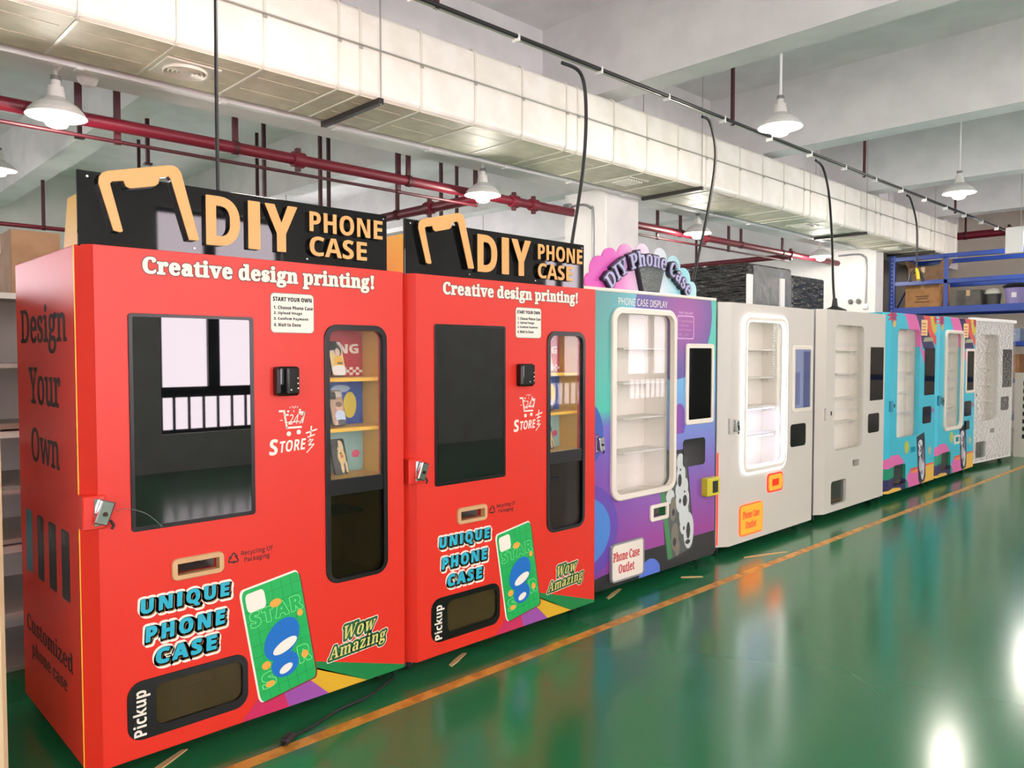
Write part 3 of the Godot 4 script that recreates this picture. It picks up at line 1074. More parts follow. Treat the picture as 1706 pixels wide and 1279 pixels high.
func party_print() -> Image:
	var im := Image.create(int(CW * PX), int(2.05 * PX), false, Image.FORMAT_RGB8)
	im.fill(rgb8(62, 192, 214))
	var pink := rgb8(230, 110, 176)
	var navy := rgb8(52, 44, 94)
	var coral := rgb8(226, 88, 78)
	var gold := rgb8(238, 190, 84)
	var green := rgb8(24, 150, 116)
	# arcs along the top
	paint(im, pxs([0.40, 2.05, 0.75, 2.05, 0.90, 1.92, 0.97, 1.80, 1.04, 1.60, 1.42, 1.60, 1.42, 1.48, 1.30, 1.42, 1.12, 1.44, 0.98, 1.60, 0.88, 1.76, 0.60, 1.84, 0.52, 1.95]), pink)
	paint(im, pxs([0.72, 2.05, 1.18, 2.05, 1.24, 1.86, 1.36, 1.72, 1.44, 1.64, 1.44, 1.56, 1.34, 1.56, 1.06, 1.63, 1.0, 1.72, 0.95, 1.85, 0.86, 1.96]), navy)
	paint(im, pxs([1.02, 2.05, 1.26, 2.05, 1.30, 1.92, 1.38, 1.82, 1.5, 1.76, 1.5, 1.66, 1.40, 1.70, 1.28, 1.76, 1.18, 1.86, 1.06, 1.98]), coral)
	paint(im, pxs([1.24, 2.05, 1.5, 2.05, 1.5, 1.82, 1.42, 1.80, 1.34, 1.88, 1.28, 1.98]), gold)
	paint(im, burst(1.40, 1.90, 0.10, 12, 0.6), rgb8(214, 200, 60))
	paint(im, burst(1.47, 1.98, 0.09, 11), rgb8(190, 52, 72))
	paint(im, burst(0.15, 1.97, 0.11, 12), rgb8(190, 52, 72))
	paint(im, pdisc(0.15, 1.97, 0.055), rgb8(150, 50, 110))
	paint(im, burst(0.18, 1.88, 0.05, 8), gold)
	paint(im, pxs([0.985, 1.77, 1.19, 1.77, 1.19, 1.95, 0.985, 1.95]), rgb8(250, 216, 150))
	for k in 4:
		paint(im, pxs([1.0, 1.90 - k * 0.035, 1.15, 1.90 - k * 0.035, 1.15, 1.912 - k * 0.035, 1.0, 1.912 - k * 0.035]), rgb8(210, 120, 84))
	paint(im, pxs([1.06, 1.70, 1.40, 1.71, 1.38, 1.755, 1.10, 1.75]), rgb8(170, 172, 138))
	# foot of the door
	paint(im, pxs([0, 0.02, 1.5, 0.02, 1.5, 0.265, 1.2, 0.265, 0.72, 0.255, 0.62, 0.16]), gold)
	paint(im, pxs([0, 0.30, 0, 0.42, 0.16, 0.47, 0.36, 0.47, 0.5, 0.40, 0.58, 0.30, 0.58, 0.26, 0.22, 0.30]), pink)
	paint(im, pxs([0, 0.33, 0.22, 0.35, 0.58, 0.34, 0.58, 0.16, 0, 0.20]), green)
	paint(im, pxs([0, 0.21, 0.24, 0.24, 0.58, 0.18, 0.72, 0.10, 0.72, 0.02, 0, 0.02]), navy)
	paint(im, pxs([0, 0.02, 0.50, 0.02, 0.44, 0.10, 0.22, 0.12, 0, 0.09]), gold)
	paint(im, pxs([0.60, 0.02, 0.72, 0.02, 0.66, 0.15, 0.58, 0.15]), green)
	paint(im, pxs([0.70, 0.02, 1.05, 0.02, 1.05, 0.255, 0.70, 0.25, 0.62, 0.20]), pink)
	paint(im, pxs([0.72, 0.25, 1.5, 0.265, 1.5, 0.285, 0.72, 0.275]), coral)
	paint(im, pxs([0.76, 0.22, 1.04, 0.225, 1.04, 0.255, 0.76, 0.25]), rgb8(250, 150, 70))
	paint(im, burst(0.60, 0.53, 0.085, 12, 0.65), rgb8(190, 190, 60))
	paint(im, burst(1.35, 0.43, 0.075, 5, 0.45), rgb8(206, 190, 150))
	paint(im, pxs([1.38, 0.90, 1.42, 0.94, 1.44, 0.89, 1.48, 0.93, 1.48, 0.90, 1.44, 0.86, 1.42, 0.90, 1.39, 0.87]), rgb8(170, 60, 130))
	# slanted phone with a dog photo
	paint(im, pxs([0.90, 0.62, 1.14, 0.66, 1.17, 0.62, 1.22, 0.14, 1.18, 0.09, 1.04, 0.07, 0.99, 0.12]), rgb8(44, 44, 66))
	for q in [[1.03, 0.53, 0.07, 0.05, 226], [1.02, 0.44, 0.05, 0.05, 210], [1.12, 0.24, 0.06, 0.13, 214], [1.04, 0.30, 0.04, 0.09, 190], [1.13, 0.40, 0.03, 0.10, 120]]:
		paint(im, pdisc(q[0], q[1], q[2], q[3]), rgb8(q[4], q[4], q[4] + 8))
	for q in [[1.05, 0.50, 0.016, 0.02], [1.0, 0.54, 0.012, 0.014], [1.03, 0.455, 0.02, 0.016], [1.1, 0.2, 0.015, 0.03]]:
		paint(im, pdisc(q[0], q[1], q[2], q[3]), rgb8(30, 28, 36))
	return im


func cabinet(o: Dictionary) -> Node3D:
	# o: label, at, turn, top (height), face (door material), body (shell material), frame ("white", "plain", "lit"), group
	var t := thing(o.get("called", "display_vending_machine"), o.label, "machine", o.at, o.get("turn", 0.0), "display vending machines")
	var y0 := 0.07
	var y1: float = o.top
	var face: Material = o.face
	var body: Material = o.body
	var cream := mt("cream_liner", rgb8(244, 238, 226), 0.5)
	var black: StandardMaterial3D = mats["black_trim"]
	mt("black_screen_glass", rgb8(9, 11, 11), 0.03).metallic_specular = 0.25
	shell(t, 0.004, CW - 0.004, y0, y1, -0.86, -0.062, body)
	# door with openings
	var raised: bool = o.frame != "plain"
	var win := MB.rr(0.288, 0.640, 0.953, 1.832, 0.07, 6)
	var card := MB.rr(1.080, 0.757, 1.362, 0.953, 0.03, 4)
	var slot := MB.rr(0.722, 0.455, 0.872, 0.517)
	var out := MB.rr(0.236, 0.132, 0.578, 0.357, 0.035, 4)
	var holes := [win]
	if not o.has("lit"): holes.append(slot)
	if o.get("outlet", true): holes.append(out)
	var mb := MB.new()
	mb.rect = Rect2(0, 0, CW, 2.05)
	mb.extrude(MB.rr(0.095, y0, CW, y1), holes, -0.05, 0.0, 0.0015)
	var pr := [Vector3(0.0, y0, -0.06), Vector3(0.095, y0, 0.0), Vector3(0.095, y0, -0.06)]
	var h := Vector3(0, y1 - y0, 0)
	mb.quad(pr[0], pr[1], pr[1] + h, pr[0] + h, Vector3(-0.06, 0, 0.095).normalized())
	mb.quad(pr[0], pr[2], pr[2] + h, pr[0] + h, Vector3(0, 0, -1))
	mb.t3(pr[0], pr[1], pr[2], -UP, -UP, -UP)
	mb.t3(pr[0] + h, pr[1] + h, pr[2] + h, UP, UP, UP)
	var door := obj("door", mb, face, t)
	# show case
	var zd: float = o.get("deep", -0.15)
	liner(t, "display_liner", 0.262, 0.975, 0.615, 1.86, zd, -0.051, cream)
	for y in [1.585, 1.355, 1.12, 0.89]:
		obj("shelf", bx(Vector3(0.50, y, zd + 0.001), Vector3(0.974, y + 0.012, -0.075), 0.003), mt("shelf_white", rgb8(232, 228, 218), 0.35), t)
		obj("shelf_bracket", bx(Vector3(0.962, y - 0.04, zd + 0.01), Vector3(0.974, y, zd + 0.05)), mt("shelf_white", Color.WHITE), t)
	obj("pane", bx(Vector3(0.284, 0.636, -0.020), Vector3(0.957, 1.836, -0.016)), clear_pane(), door)
	var fm := mt("cream_frame", rgb8(236, 228, 212), 0.4)
	if raised:
		obj("window_frame", ring2d(MB.rr(0.268, 0.617, 0.973, 1.852, 0.09, 7), MB.rr(0.305, 0.657, 0.936, 1.815, 0.06, 6), -0.014, 0.022, 0.006), fm, door)
		obj("screen_frame", ring2d(MB.rr(1.10, 1.055, 1.462, 1.630, 0.025, 5), MB.rr(1.132, 1.09, 1.43, 1.598, 0.008, 3), 0.0, 0.012, 0.003), fm, door)
		obj("screen", bx(Vector3(1.132, 1.09, 0.0), Vector3(1.43, 1.598, 0.005)), o.get("screen", mt("black_screen_glass", rgb8(9, 11, 11), 0.03)), door)
	else:
		obj("screen", bx(Vector3(1.118, 1.085, 0.0), Vector3(1.452, 1.628, 0.004)), o.get("screen", mt("black_screen_glass", rgb8(9, 11, 11), 0.03)), door)
	obj("card_panel", plate(card, 0.0, 0.004, 0.001), mt("plum_panel", rgb8(18, 11, 15), 0.15), door)
	if not o.has("lit"):
		liner(t, "slot_liner", 0.715, 0.88, 0.448, 0.524, -0.45, -0.051, mt("steel_liner", rgb8(168, 164, 156), 0.5))
		if raised:
			obj("slot_frame", ring2d(MB.rr(0.69, 0.428, 0.902, 0.540, 0.02, 4), slot, -0.004, 0.012, 0.003), fm, door)
	if o.get("outlet", true):
		liner(t, "outlet_liner", 0.228, 0.586, 0.124, 0.365, -0.34, -0.051, mt("steel_liner", rgb8(168, 164, 156), 0.5))
		obj("outlet_flap", bx(Vector3(0.232, 0.128, -0.030), Vector3(0.582, 0.361, -0.026)), glass("grey_flap", rgb8(60, 62, 60), 0.45), door)
	if o.get("latch", "") == "lock":
		lock_at(door, Vector3(0.078, 1.002, 0.0), o.get("block", face), 0.2)
	else:
		obj("latch_block", bx(Vector3(0.085, 0.945, -0.03), Vector3(0.165, 1.06, 0.008), 0.003), o.get("block", face), door)
		obj("keyhole", bx(Vector3(0.205, 0.985, 0.0), Vector3(0.222, 1.025, 0.006), 0.003), black, door)
	for q in [[0.08, -0.12], [CW - 0.08, -0.12], [0.08, -0.78], [CW - 0.08, -0.78]]:
		caster(t, q[0], q[1], y0)
	return t


func build_cabinets() -> void:
	var white := mt("white_powder_coat", rgb8(212, 207, 195), 0.4)
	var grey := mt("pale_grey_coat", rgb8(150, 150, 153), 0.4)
	var black: StandardMaterial3D = mats["black_trim"]
	var cream := mt("cream_frame", rgb8(236, 228, 212), 0.4)
	# purple machine with the cloud sign
	var pm := print_mat("purple_print", purple_print(), 0.34)
	var teal := mt("teal_side", rgb8(74, 168, 158), 0.4)
	var t := cabinet({"label": "purple and teal display vending machine with a cloud sign and dog photo print", "at": Vector3(3.555, 0, -0.11), "top": 1.945, "face": pm, "body": teal, "frame": "white", "deep": -0.26, "latch": "lock", "block": mt("violet_block", rgb8(112, 74, 160), 0.4), "outlet": false})
	var door: Node3D = t.get_node("door")
	text_on(door, "PHONE CASE DISPLAY", "Droid Sans", Rect2(0.345, 1.868, 0.535, 0.046), 0.0003, mt("cream_print", Color.WHITE), 0.0)
	obj("label_rim", ring2d(MB.rr(0.995, 1.66, 1.206, 1.825, 0.02, 4), MB.rr(1.003, 1.668, 1.198, 1.817, 0.015, 4), 0.0002, 0.0008), mt("lilac_print", rgb8(226, 178, 226), 0.45), door)
	text_on(door, "START YOUR OWN", "Droid Sans+", Rect2(1.01, 1.835, 0.18, 0.016), 0.0003, mt("lilac_print", Color.WHITE))
	var k := 0
	for line in ["1. Choose Phone Case", "2. Upload Image", "3. Confirm Payment", "4. Wait to Done"]:
		text_on(door, line, "Droid Sans", Rect2(1.012, 1.778 - k * 0.031, [0.176, 0.13, 0.158, 0.125][k], 0.017), 0.0003, mt("lilac_print", Color.WHITE))
		k += 1
	obj("outlet_plate", bx(Vector3(0.272, 0.105, 0.0), Vector3(0.606, 0.342, 0.016), 0.012), cream, door)
	obj("outlet_rim", ring2d(MB.rr(0.266, 0.099, 0.612, 0.348, 0.035, 5), MB.rr(0.275, 0.108, 0.603, 0.339, 0.028, 5), 0.0, 0.02, 0.003), mt("pale_grey_coat", Color.WHITE), door)
	var red := mt("red_letter_print", rgb8(196, 44, 50), 0.45)
	text_on(door, "Phone Case", "Droid Serif+", Rect2(0.285, 0.232, 0.275, 0.062), 0.016, red, 2.0)
	text_on(door, "Outlet", "Droid Serif+", Rect2(0.34, 0.150, 0.165, 0.062), 0.016, red, 2.0)
	var yb := obj("card_reader", bx(Vector3(1.325, 0.522, 0.0), Vector3(1.488, 0.655, 0.055), 0.008), mt("lime_yellow_shell", rgb8(206, 196, 40), 0.4), door, "yellow card reader")
	obj("reader_slot", bx(Vector3(1.385, 0.545, 0.055), Vector3(1.455, 0.632, 0.058), 0.003), black, yb)
	cloud_sign(t)
	# white machine with the lit window
	var scr := Image.create(60, 100, false, Image.FORMAT_RGB8)
	scr.fill(rgb8(150, 158, 190))
	for q in [[8, 6, 20, 22, 110, 116, 150], [12, 28, 30, 12, 176, 182, 210], [18, 42, 12, 50, 92, 100, 140], [40, 14, 14, 40, 128, 136, 176], [40, 62, 16, 30, 170, 176, 206], [4, 60, 10, 28, 120, 128, 166]]:
		scr.fill_rect(Rect2i(q[0], q[1], q[2], q[3]), rgb8(q[4], q[5], q[6]))
	var sm := mt("lit_screen_picture", Color.BLACK, 0.1)
	sm.emission_enabled = true
	sm.emission = Color.BLACK
	sm.emission_texture = ImageTexture.create_from_image(scr)
	sm.emission_energy_multiplier = 0.9
	t = cabinet({"label": "white display vending machine with a glowing white window frame and orange lit outlet", "at": Vector3(5.225, 0, -0.14), "top": 1.952, "face": white, "body": grey, "frame": "lit", "latch": "lock", "lit": true, "deep": -0.21, "outlet": false, "screen": sm})
	door = t.get_node("door")
	lit_fittings(t, door)
	# plain white machine
	cabinet({"label": "plain white display vending machine with empty shelves and an unlit window", "at": Vector3(6.935, 0, -0.16), "top": 1.97, "face": white, "body": grey, "frame": "plain"})
	# two cyan machines
	var party := print_mat("party_print", party_print(), 0.36)
	var cyan := mt("cyan_side", rgb8(62, 180, 204), 0.4)
	var t6 := cabinet({"label": "cyan patterned display vending machine without window frame, next to the plain white machine", "at": Vector3(8.475, 0, -0.15), "top": 2.0, "face": party, "body": cyan, "frame": "plain", "block": mt("cyan_block", rgb8(40, 140, 172), 0.4)})
	t6.set_meta("group", "display vending machines")
	var t7 := cabinet({"label": "cyan patterned display vending machine with white window and screen frames", "at": Vector3(10.0, 0, -0.15), "top": 2.01, "face": party, "body": cyan, "frame": "white", "latch": "lock", "block": mt("cyan_block", Color.WHITE)})
	var d7: Node3D = t7.get_node("door")
	obj("card_lead", bx(Vector3(1.10, 0.585, 0.0), Vector3(1.25, 0.70, 0.02), 0.006), black, d7)
	# wrapped white machine at the end, turned a little
	var t8 := cabinet({"label": "white display vending machine wrapped in clear stretch film at the row's end", "at": Vector3(11.62, 0, -0.24), "turn": deg_to_rad(-5.5), "top": 2.02, "face": mt("bright_white_coat", rgb8(230, 228, 221), 0.4), "body": grey, "frame": "plain"})
	var film := glass("stretch_film", rgb8(250, 250, 246), 0.03, 0.12)
	film.normal_enabled = true
	film.normal_scale = 0.9
	film.normal_texture = noise_tex(0.02, 4, 21, [], 512, true, 10.0)
	film.uv1_triplanar = true
	film.uv1_scale = Vector3(0.8, 2.5, 0.8)
	var fb := MB.new()
	for q in [[Vector3(-0.012, 0.10, 0.026), Vector3(CW + 0.012, 2.028, 0.026), Vector3(0, 0, 1)]]:
		fb.quad(q[0], Vector3(q[1].x, q[0].y, q[0].z), q[1], Vector3(q[0].x, q[1].y, q[0].z), q[2])
	fb.quad(Vector3(-0.012, 0.10, 0.026), Vector3(-0.012, 0.10, -0.87), Vector3(-0.012, 2.028, -0.87), Vector3(-0.012, 2.028, 0.026), Vector3(-1, 0, 0))
	fb.quad(Vector3(CW + 0.012, 0.10, 0.026), Vector3(CW + 0.012, 0.10, -0.87), Vector3(CW + 0.012, 2.028, -0.87), Vector3(CW + 0.012, 2.028, 0.026), Vector3(1, 0, 0))
	fb.quad(Vector3(-0.012, 2.028, 0.026), Vector3(CW + 0.012, 2.028, 0.026), Vector3(CW + 0.012, 2.028, -0.87), Vector3(-0.012, 2.028, -0.87), UP)
	obj("stretch_film", fb, film, t8, "clear crinkled stretch film")
	obj("foam_edge", bx(Vector3(-0.02, 2.0, -0.03), Vector3(CW + 0.02, 2.05, 0.035), 0.01), mt("white_foam", rgb8(240, 240, 236), 0.6), t8)


func lit_fittings(t: Node3D, door: Node3D) -> void:
	# glowing band round the window, lamps inside the case, lit slot and outlet
	var band := obj("light_band", ring2d(MB.rr(0.252, 0.600, 0.990, 1.868, 0.10, 7), MB.rr(0.266, 0.615, 0.975, 1.854, 0.09, 7), 0.001, 0.014), glow("white_led_band", Color(0.96, 0.97, 1.0), 3.2), door, "white glowing light band")
	band.set_meta("label", "white glowing light band")
	obj("light_band_inner", ring2d(MB.rr(0.298, 0.650, 0.943, 1.822, 0.064, 6), MB.rr(0.305, 0.657, 0.936, 1.815, 0.06, 6), -0.012, 0.023), mats["white_led_band"], door)
	for q in [[Vector3(0.62, 1.10, -0.09), 0.07], [Vector3(0.62, 0.87, -0.10), 0.06]]:
		obj("light_strip", bx(q[0] + Vector3(-0.30, 0.0, -0.012), q[0] + Vector3(0.33, 0.008, 0.012)), glow("cool_led_strip", Color(0.78, 0.8, 1.0), 2.0), t)
		var l := AreaLight3D.new()
		l.name = "strip_light"
		l.light_color = Color(0.78, 0.8, 1.0)
		l.light_energy = q[1]
		l.area_size = Vector2(0.6, 0.02)
		l.shadow_enabled = true
		t.add_child(l, true)
		l.position = q[0] + Vector3(0, -0.006, 0)
		l.rotation = Vector3(-PI / 2, 0, 0)
	obj("case_divider", bx(Vector3(0.264, 1.112, -0.208), Vector3(0.973, 1.122, -0.06), 0.003), mt("shelf_white", Color.WHITE), t)
	# bead chain hanging inside
	var ch := MB.new()
	for i in 22:
		ch.lathe([Vector2(0, -0.012), Vector2(0.012, 0), Vector2(0, 0.012)], Vector3(0.90 + 0.012 * sin(i * 1.3), 1.80 - i * 0.022, -0.07), 8)
	obj("bead_strip", ch, mt("white_foam", rgb8(240, 240, 236), 0.6), t)
	var amber := glow("amber_glow", rgb8(255, 150, 40), 0.85)
	var redg := glow("red_glow", rgb8(255, 44, 22), 1.8)
	obj("slot_light_frame", ring2d(MB.rr(0.695, 0.428, 0.925, 0.556, 0.03, 5), MB.rr(0.745, 0.462, 0.875, 0.522, 0.01, 3), 0.0, 0.014, 0.004), amber, door)
	obj("slot_light_rim", ring2d(MB.rr(0.680, 0.414, 0.940, 0.570, 0.035, 5), MB.rr(0.697, 0.430, 0.923, 0.554, 0.028, 5), 0.0, 0.008), redg, door)
	obj("slot_light_core", bx(Vector3(0.745, 0.462, 0.0), Vector3(0.875, 0.522, 0.004)), glow("red_core_glow", rgb8(220, 30, 10), 0.9), door)
	obj("outlet_light_panel", bx(Vector3(0.250, 0.130, 0.0), Vector3(0.590, 0.358, 0.016), 0.014), amber, door)
	obj("outlet_light_rim", ring2d(MB.rr(0.240, 0.120, 0.600, 0.368, 0.04, 5), MB.rr(0.252, 0.132, 0.588, 0.356, 0.03, 5), 0.0, 0.01), glow("orange_glow", rgb8(255, 84, 24), 1.3), door)
	text_on(door, "Phone Case", "Droid Serif+", Rect2(0.270, 0.258, 0.26, 0.06), 0.016, mats["red_glow"], 3.0)
	text_on(door, "Outlet", "Droid Serif+", Rect2(0.315, 0.175, 0.17, 0.06), 0.016, mats["red_glow"], 3.0)
	obj("edge_light", bx(Vector3(0.004, 0.085, -0.062), Vector3(0.014, 0.80, -0.050)), redg, t)
	for q in [[Vector3(0.42, 0.244, 0.03), Color(1, 0.5, 0.1), Vector2(0.33, 0.22), 0.025], [Vector3(0.81, 0.492, 0.03), Color(1, 0.25, 0.08), Vector2(0.22, 0.12), 0.02], [Vector3(0.62, 1.24, 0.03), Color(0.95, 0.97, 1.0), Vector2(0.7, 1.25), 0.03]]:
		var l := AreaLight3D.new()
		l.name = "panel_light"
		l.light_color = q[1]
		l.area_size = q[2]
		l.light_energy = q[3]
		l.shadow_enabled = true
		t.add_child(l, true)
		l.position = q[0]
		l.rotation = Vector3(0, PI, 0)


func cloud_sign(t: Node3D) -> void:
	# cloud shaped board with bent lettering
	var cap := obj("top_cap", bx(Vector3(0.0, 1.945, -0.16), Vector3(CW, 1.966, 0.004), 0.004), mt("cream_frame", Color.WHITE), t)
	cap.set_meta("label", "white cap strip")
	var poly := PackedVector2Array()
	for p in [[14, 0], [136, 0], [136, 4]]: poly.append(Vector2(p[0], p[1]))
	poly = pts([13, 0, 136, 0, 134, 6, 124, 12, 108, 18, 75, 24, 40, 18, 24, 10, 14, 4])
	for q in [[17, 4, 6], [25, 12, 9], [36, 18, 9], [52, 22, 9], [70, 25, 8], [90, 24, 8], [106, 19, 9], [119, 12, 8.5], [129, 5, 6.5]]:
		var got := Geometry2D.merge_polygons(poly, disc(Vector2(q[0], q[1]), q[2], -1, 22))
		poly = got[0]
	var clip := Geometry2D.intersect_polygons(poly, pts([0, 0, 150, 0, 150, 40, 0, 40]))
	poly = clip[0]
	var out := PackedVector2Array()
	for p in poly: out.append(Vector2(p.x / 100.0, 1.966 + p.y / 100.0))
	var im := Image.create(128, 8, false, Image.FORMAT_RGB8)
	var stops := [[0.0, rgb8(214, 84, 180)], [0.22, rgb8(222, 96, 186)], [0.42, rgb8(232, 206, 226)], [0.62, rgb8(222, 226, 232)], [0.85, rgb8(140, 214, 222)], [1.0, rgb8(190, 226, 230)]]
	for i in 128:
		var x := i / 127.0
		for s in stops.size() - 1:
			if x >= stops[s][0] and x <= stops[s + 1][0]:
				var c: Color = stops[s][1].lerp(stops[s + 1][1], (x - stops[s][0]) / (stops[s + 1][0] - stops[s][0]))
				im.fill_rect(Rect2i(i, 0, 1, 8), c)
	var mb := MB.new()
	mb.rect = Rect2(0.10, 1.96, 1.27, 0.34)
	mb.extrude(out, [], -0.09, -0.078)
	var board := obj("cloud_board", mb, print_mat("cloud_print", im, 0.4), t, "pink to pale blue cloud shaped sign board")
	# letters bent along an arc
	var g := fatten(glyphs("DIY Phone Case", "Droid Serif+", 3.0), 0.5)
	var b := bounds(g)
	var R := 0.60
	var cx := 0.755
	var cy := 1.545
	var bend := func(p: Vector2) -> Vector2:
		var q := (p - b.position) / b.size
		var a := lerpf(0.80, -0.80, q.x)
		var r := R + (q.y - 0.0) * 0.105
		return Vector2(cx + sin(-a) * r, cy + cos(a) * r)
	var w := warp(g, bend)
	obj("letter_side", letters(warp(fatten(g, 9.0, false), bend), -0.078, -0.045), mt("navy_letter_side", rgb8(24, 22, 44), 0.35), board)
	obj("letter_rim", letters(w, -0.045, -0.040), mt("lavender_letter", rgb8(176, 172, 214), 0.4), board)
	# silver fan below the letters
	var fan := func(m: float) -> PackedVector2Array:
		var o := PackedVector2Array()
		for i in 9:
			var a := lerpf(-0.235 - m * 2.0, 0.235 + m * 2.0, i / 8.0)
			o.append(Vector2(cx + sin(a) * (0.595 + m), cy + cos(a) * (0.595 + m)))
		for i in 9:
			var a := lerpf(0.20 + m * 2.0, -0.20 - m * 2.0, i / 8.0)
			o.append(Vector2(cx + sin(a) * (0.435 - m), cy + cos(a) * (0.435 - m)))
		return o
	obj("fan_side", plate(fan.call(0.008), -0.078, -0.046), mt("navy_letter_side", Color.WHITE), board)
	var sil := mt("brushed_silver", rgb8(112, 118, 118), 0.25, 1.0)
	sil.normal_enabled = true
	sil.normal_texture = noise_tex(0.05, 3, 31, [], 256, true, 8.0)
	sil.uv1_triplanar = true
	sil.uv1_scale = Vector3(6, 6, 6)
	obj("fan_face", plate(fan.call(0.0), -0.046, -0.042), sil, board, "silver fan shaped plate")


# ---------- overhead: duct, pipes, cables, lamps ----------
const ALONG := Basis(Vector3(0, 0, -1), Vector3(0, 1, 0), Vector3(1, 0, 0))   # local x = -z, local z = +x
const DZ0 := 1.71
const DZ1 := 2.44
const DY0 := 3.37
const DY1 := 3.965


func ax(poly: PackedVector2Array, holes: Array, x0: float, x1: float, bev := 0.0) -> MB:
	var mb := MB.new()
	mb.xf = Transform3D(ALONG, Vector3.ZERO)
	mb.extrude(poly, holes, x0, x1, bev)
	return mb


func build_duct() -> void:
	var skin := mt("white_duct_skin", Color.WHITE, 0.42)
	skin.albedo_texture = noise_tex(0.008, 4, 3, [[0.3, rgb8(240, 236, 226)], [0.7, rgb8(247, 244, 236)]], 512)
	skin.uv1_triplanar = true
	skin.uv1_world_triplanar = true
	skin.uv1_scale = Vector3(0.6, 0.6, 0.6)
	skin.normal_enabled = true
	skin.normal_scale = 0.12
	skin.normal_texture = noise_tex(0.008, 3, 9, [], 512, true, 6.0)
	var rib := mt("duct_flange", rgb8(232, 228, 216), 0.4)
	var wire := mt("galvanised_wire", rgb8(190, 188, 180), 0.35, 0.6)
	var dark := mt("dark_angle_steel", rgb8(58, 56, 54), 0.5, 0.5)
	var t := thing("air_duct", "long white rectangular air duct with raised ribs hanging over the machines", "duct", Vector3.ZERO)
	var xs := [-0.9, -0.35, 0.2, 0.74, 1.27, 1.79, 2.33, 2.87, 3.04, 3.57, 4.10, 4.63, 5.18, 5.33, 5.85, 6.37, 6.91, 7.45, 7.60, 8.16, 8.7, 9.23, 9.78, 9.96, 10.48, 11.04, 11.59, 12.14, 12.33, 12.86, 13.43, 13.98, 14.57, 15.3]
	var sec := MB.rr(DZ0, DY0, DZ1, DY1, 0.05, 4)
	for i in xs.size() - 1:
		obj("duct_panel", ax(sec, [], xs[i], xs[i + 1]), skin, t)
		# lining sheet glued under each panel
		var lining := paint_mat("duct_lining", rgb8(238, 228, 206), 0.55, 0.05, 0.9)
		obj("lining_sheet", bx(Vector3(xs[i] + 0.008, DY0 - 0.004, -DZ1 + 0.03), Vector3(xs[i + 1] - 0.008, DY0 + 0.001, -DZ0 - 0.03)), lining, t)
		if xs[i + 1] - xs[i] > 0.3:
			for k in 2:
				var z := -1.90 - k * 0.27
				obj("pressed_fold", bx(Vector3(xs[i] + 0.05, DY0 - 0.0065, z - 0.006), Vector3(xs[i + 1] - 0.05, DY0 - 0.004, z)), lining, t)
	for x in xs:
		obj("duct_flange", ax(MB.rr(DZ0 - 0.010, DY0 - 0.010, DZ1 + 0.010, DY1 + 0.010, 0.056, 4), [MB.rr(DZ0 + 0.004, DY0 + 0.004, DZ1 - 0.004, DY1 - 0.004, 0.046, 4)], x - 0.009, x + 0.009), rib, t)
	# flared collar at the far end
	var fl := MB.new()
	fl.xf = Transform3D(ALONG, Vector3.ZERO)
	fl.extrude(MB.rr(DZ0, DY0, DZ1, DY1, 0.02, 3), [MB.rr(DZ0 + 0.012, DY0 + 0.012, DZ1 - 0.012, DY1 - 0.012, 0.01, 3)], 15.3, 15.9)
	fl.extrude(MB.rr(DZ0 - 0.03, DY0 - 0.03, DZ1 + 0.03, DY1 + 0.03), [MB.rr(DZ0 + 0.012, DY0 + 0.012, DZ1 - 0.012, DY1 - 0.012)], 15.88, 15.9)
	obj("end_collar", fl, skin, t)
	var mid := MB.new()
	mid.tube([Vector3(-0.9, 3.70, -DZ0 + 0.022), Vector3(15.9, 3.70, -DZ0 + 0.022)], 0.006, 6)
	obj("stay_wire", mid, wire, t)
	for x in xs:
		obj("wire_hook", bx(Vector3(x - 0.014, 3.675, -DZ0 + 0.010), Vector3(x + 0.014, 3.70, -DZ0 + 0.02), 0.002), wire, t)
	for x in [3.19, 7.33, 11.75, 14.7]:
		obj("hanger_angle", bx(Vector3(x - 0.02, DY0 - 0.045, -DZ1 - 0.03), Vector3(x + 0.02, DY0 - 0.005, -DZ0 + 0.035)), dark, t)
		for z in [-DZ0 + 0.028, -DZ1 - 0.02]:
			var rod := MB.new()
			rod.tube([Vector3(x, DY0 - 0.05, z), Vector3(x, CEIL, z)], 0.006, 6)
			obj("hanger_rod", rod, wire, t)
	# outlets in the underside
	for q in [[1.98, true], [6.55, false], [10.55, false], [13.9, false]]:
		var x: float = q[0]
		var v := obj("air_outlet", bx(Vector3(x - 0.17, DY0 - 0.014, -2.25), Vector3(x + 0.17, DY0 + 0.002, -1.93), 0.004), rib, t)
		if q[1]:
			for k in 4:
				var r := 0.13 - k * 0.026
				var rg := MB.new()
				rg.lathe([Vector2(r - 0.012, -0.002), Vector2(r, -0.020), Vector2(r + 0.004, -0.012), Vector2(r + 0.004, 0.0)], Vector3(x, DY0 - 0.012, -2.09), 28)
				obj("outlet_ring", rg, rib, v)
			obj("outlet_core", bx(Vector3(x - 0.03, DY0 - 0.03, -2.12), Vector3(x + 0.03, DY0 - 0.012, -2.06), 0.01), rib, v)
		else:
			obj("outlet_throat", bx(Vector3(x - 0.13, DY0 - 0.016, -2.21), Vector3(x + 0.13, DY0 - 0.0135, -1.97)), rib, v)
			for k in 6:
				obj("louvre", bx(Vector3(x - 0.115 + k * 0.042, DY0 - 0.026, -2.2), Vector3(x - 0.10 + k * 0.042, DY0 - 0.016, -1.98)), rib, v)
	# white cable channel along the beam behind the duct
	var ch := thing("cable_channel", "long white cable channel fixed along the beam behind the duct", "channel", Vector3.ZERO)
	obj("channel", bx(Vector3(-1, 3.355, -2.56), Vector3(13.4, 3.42, -2.50), 0.004), mt("white_plastic", rgb8(236, 236, 234), 0.4), ch)
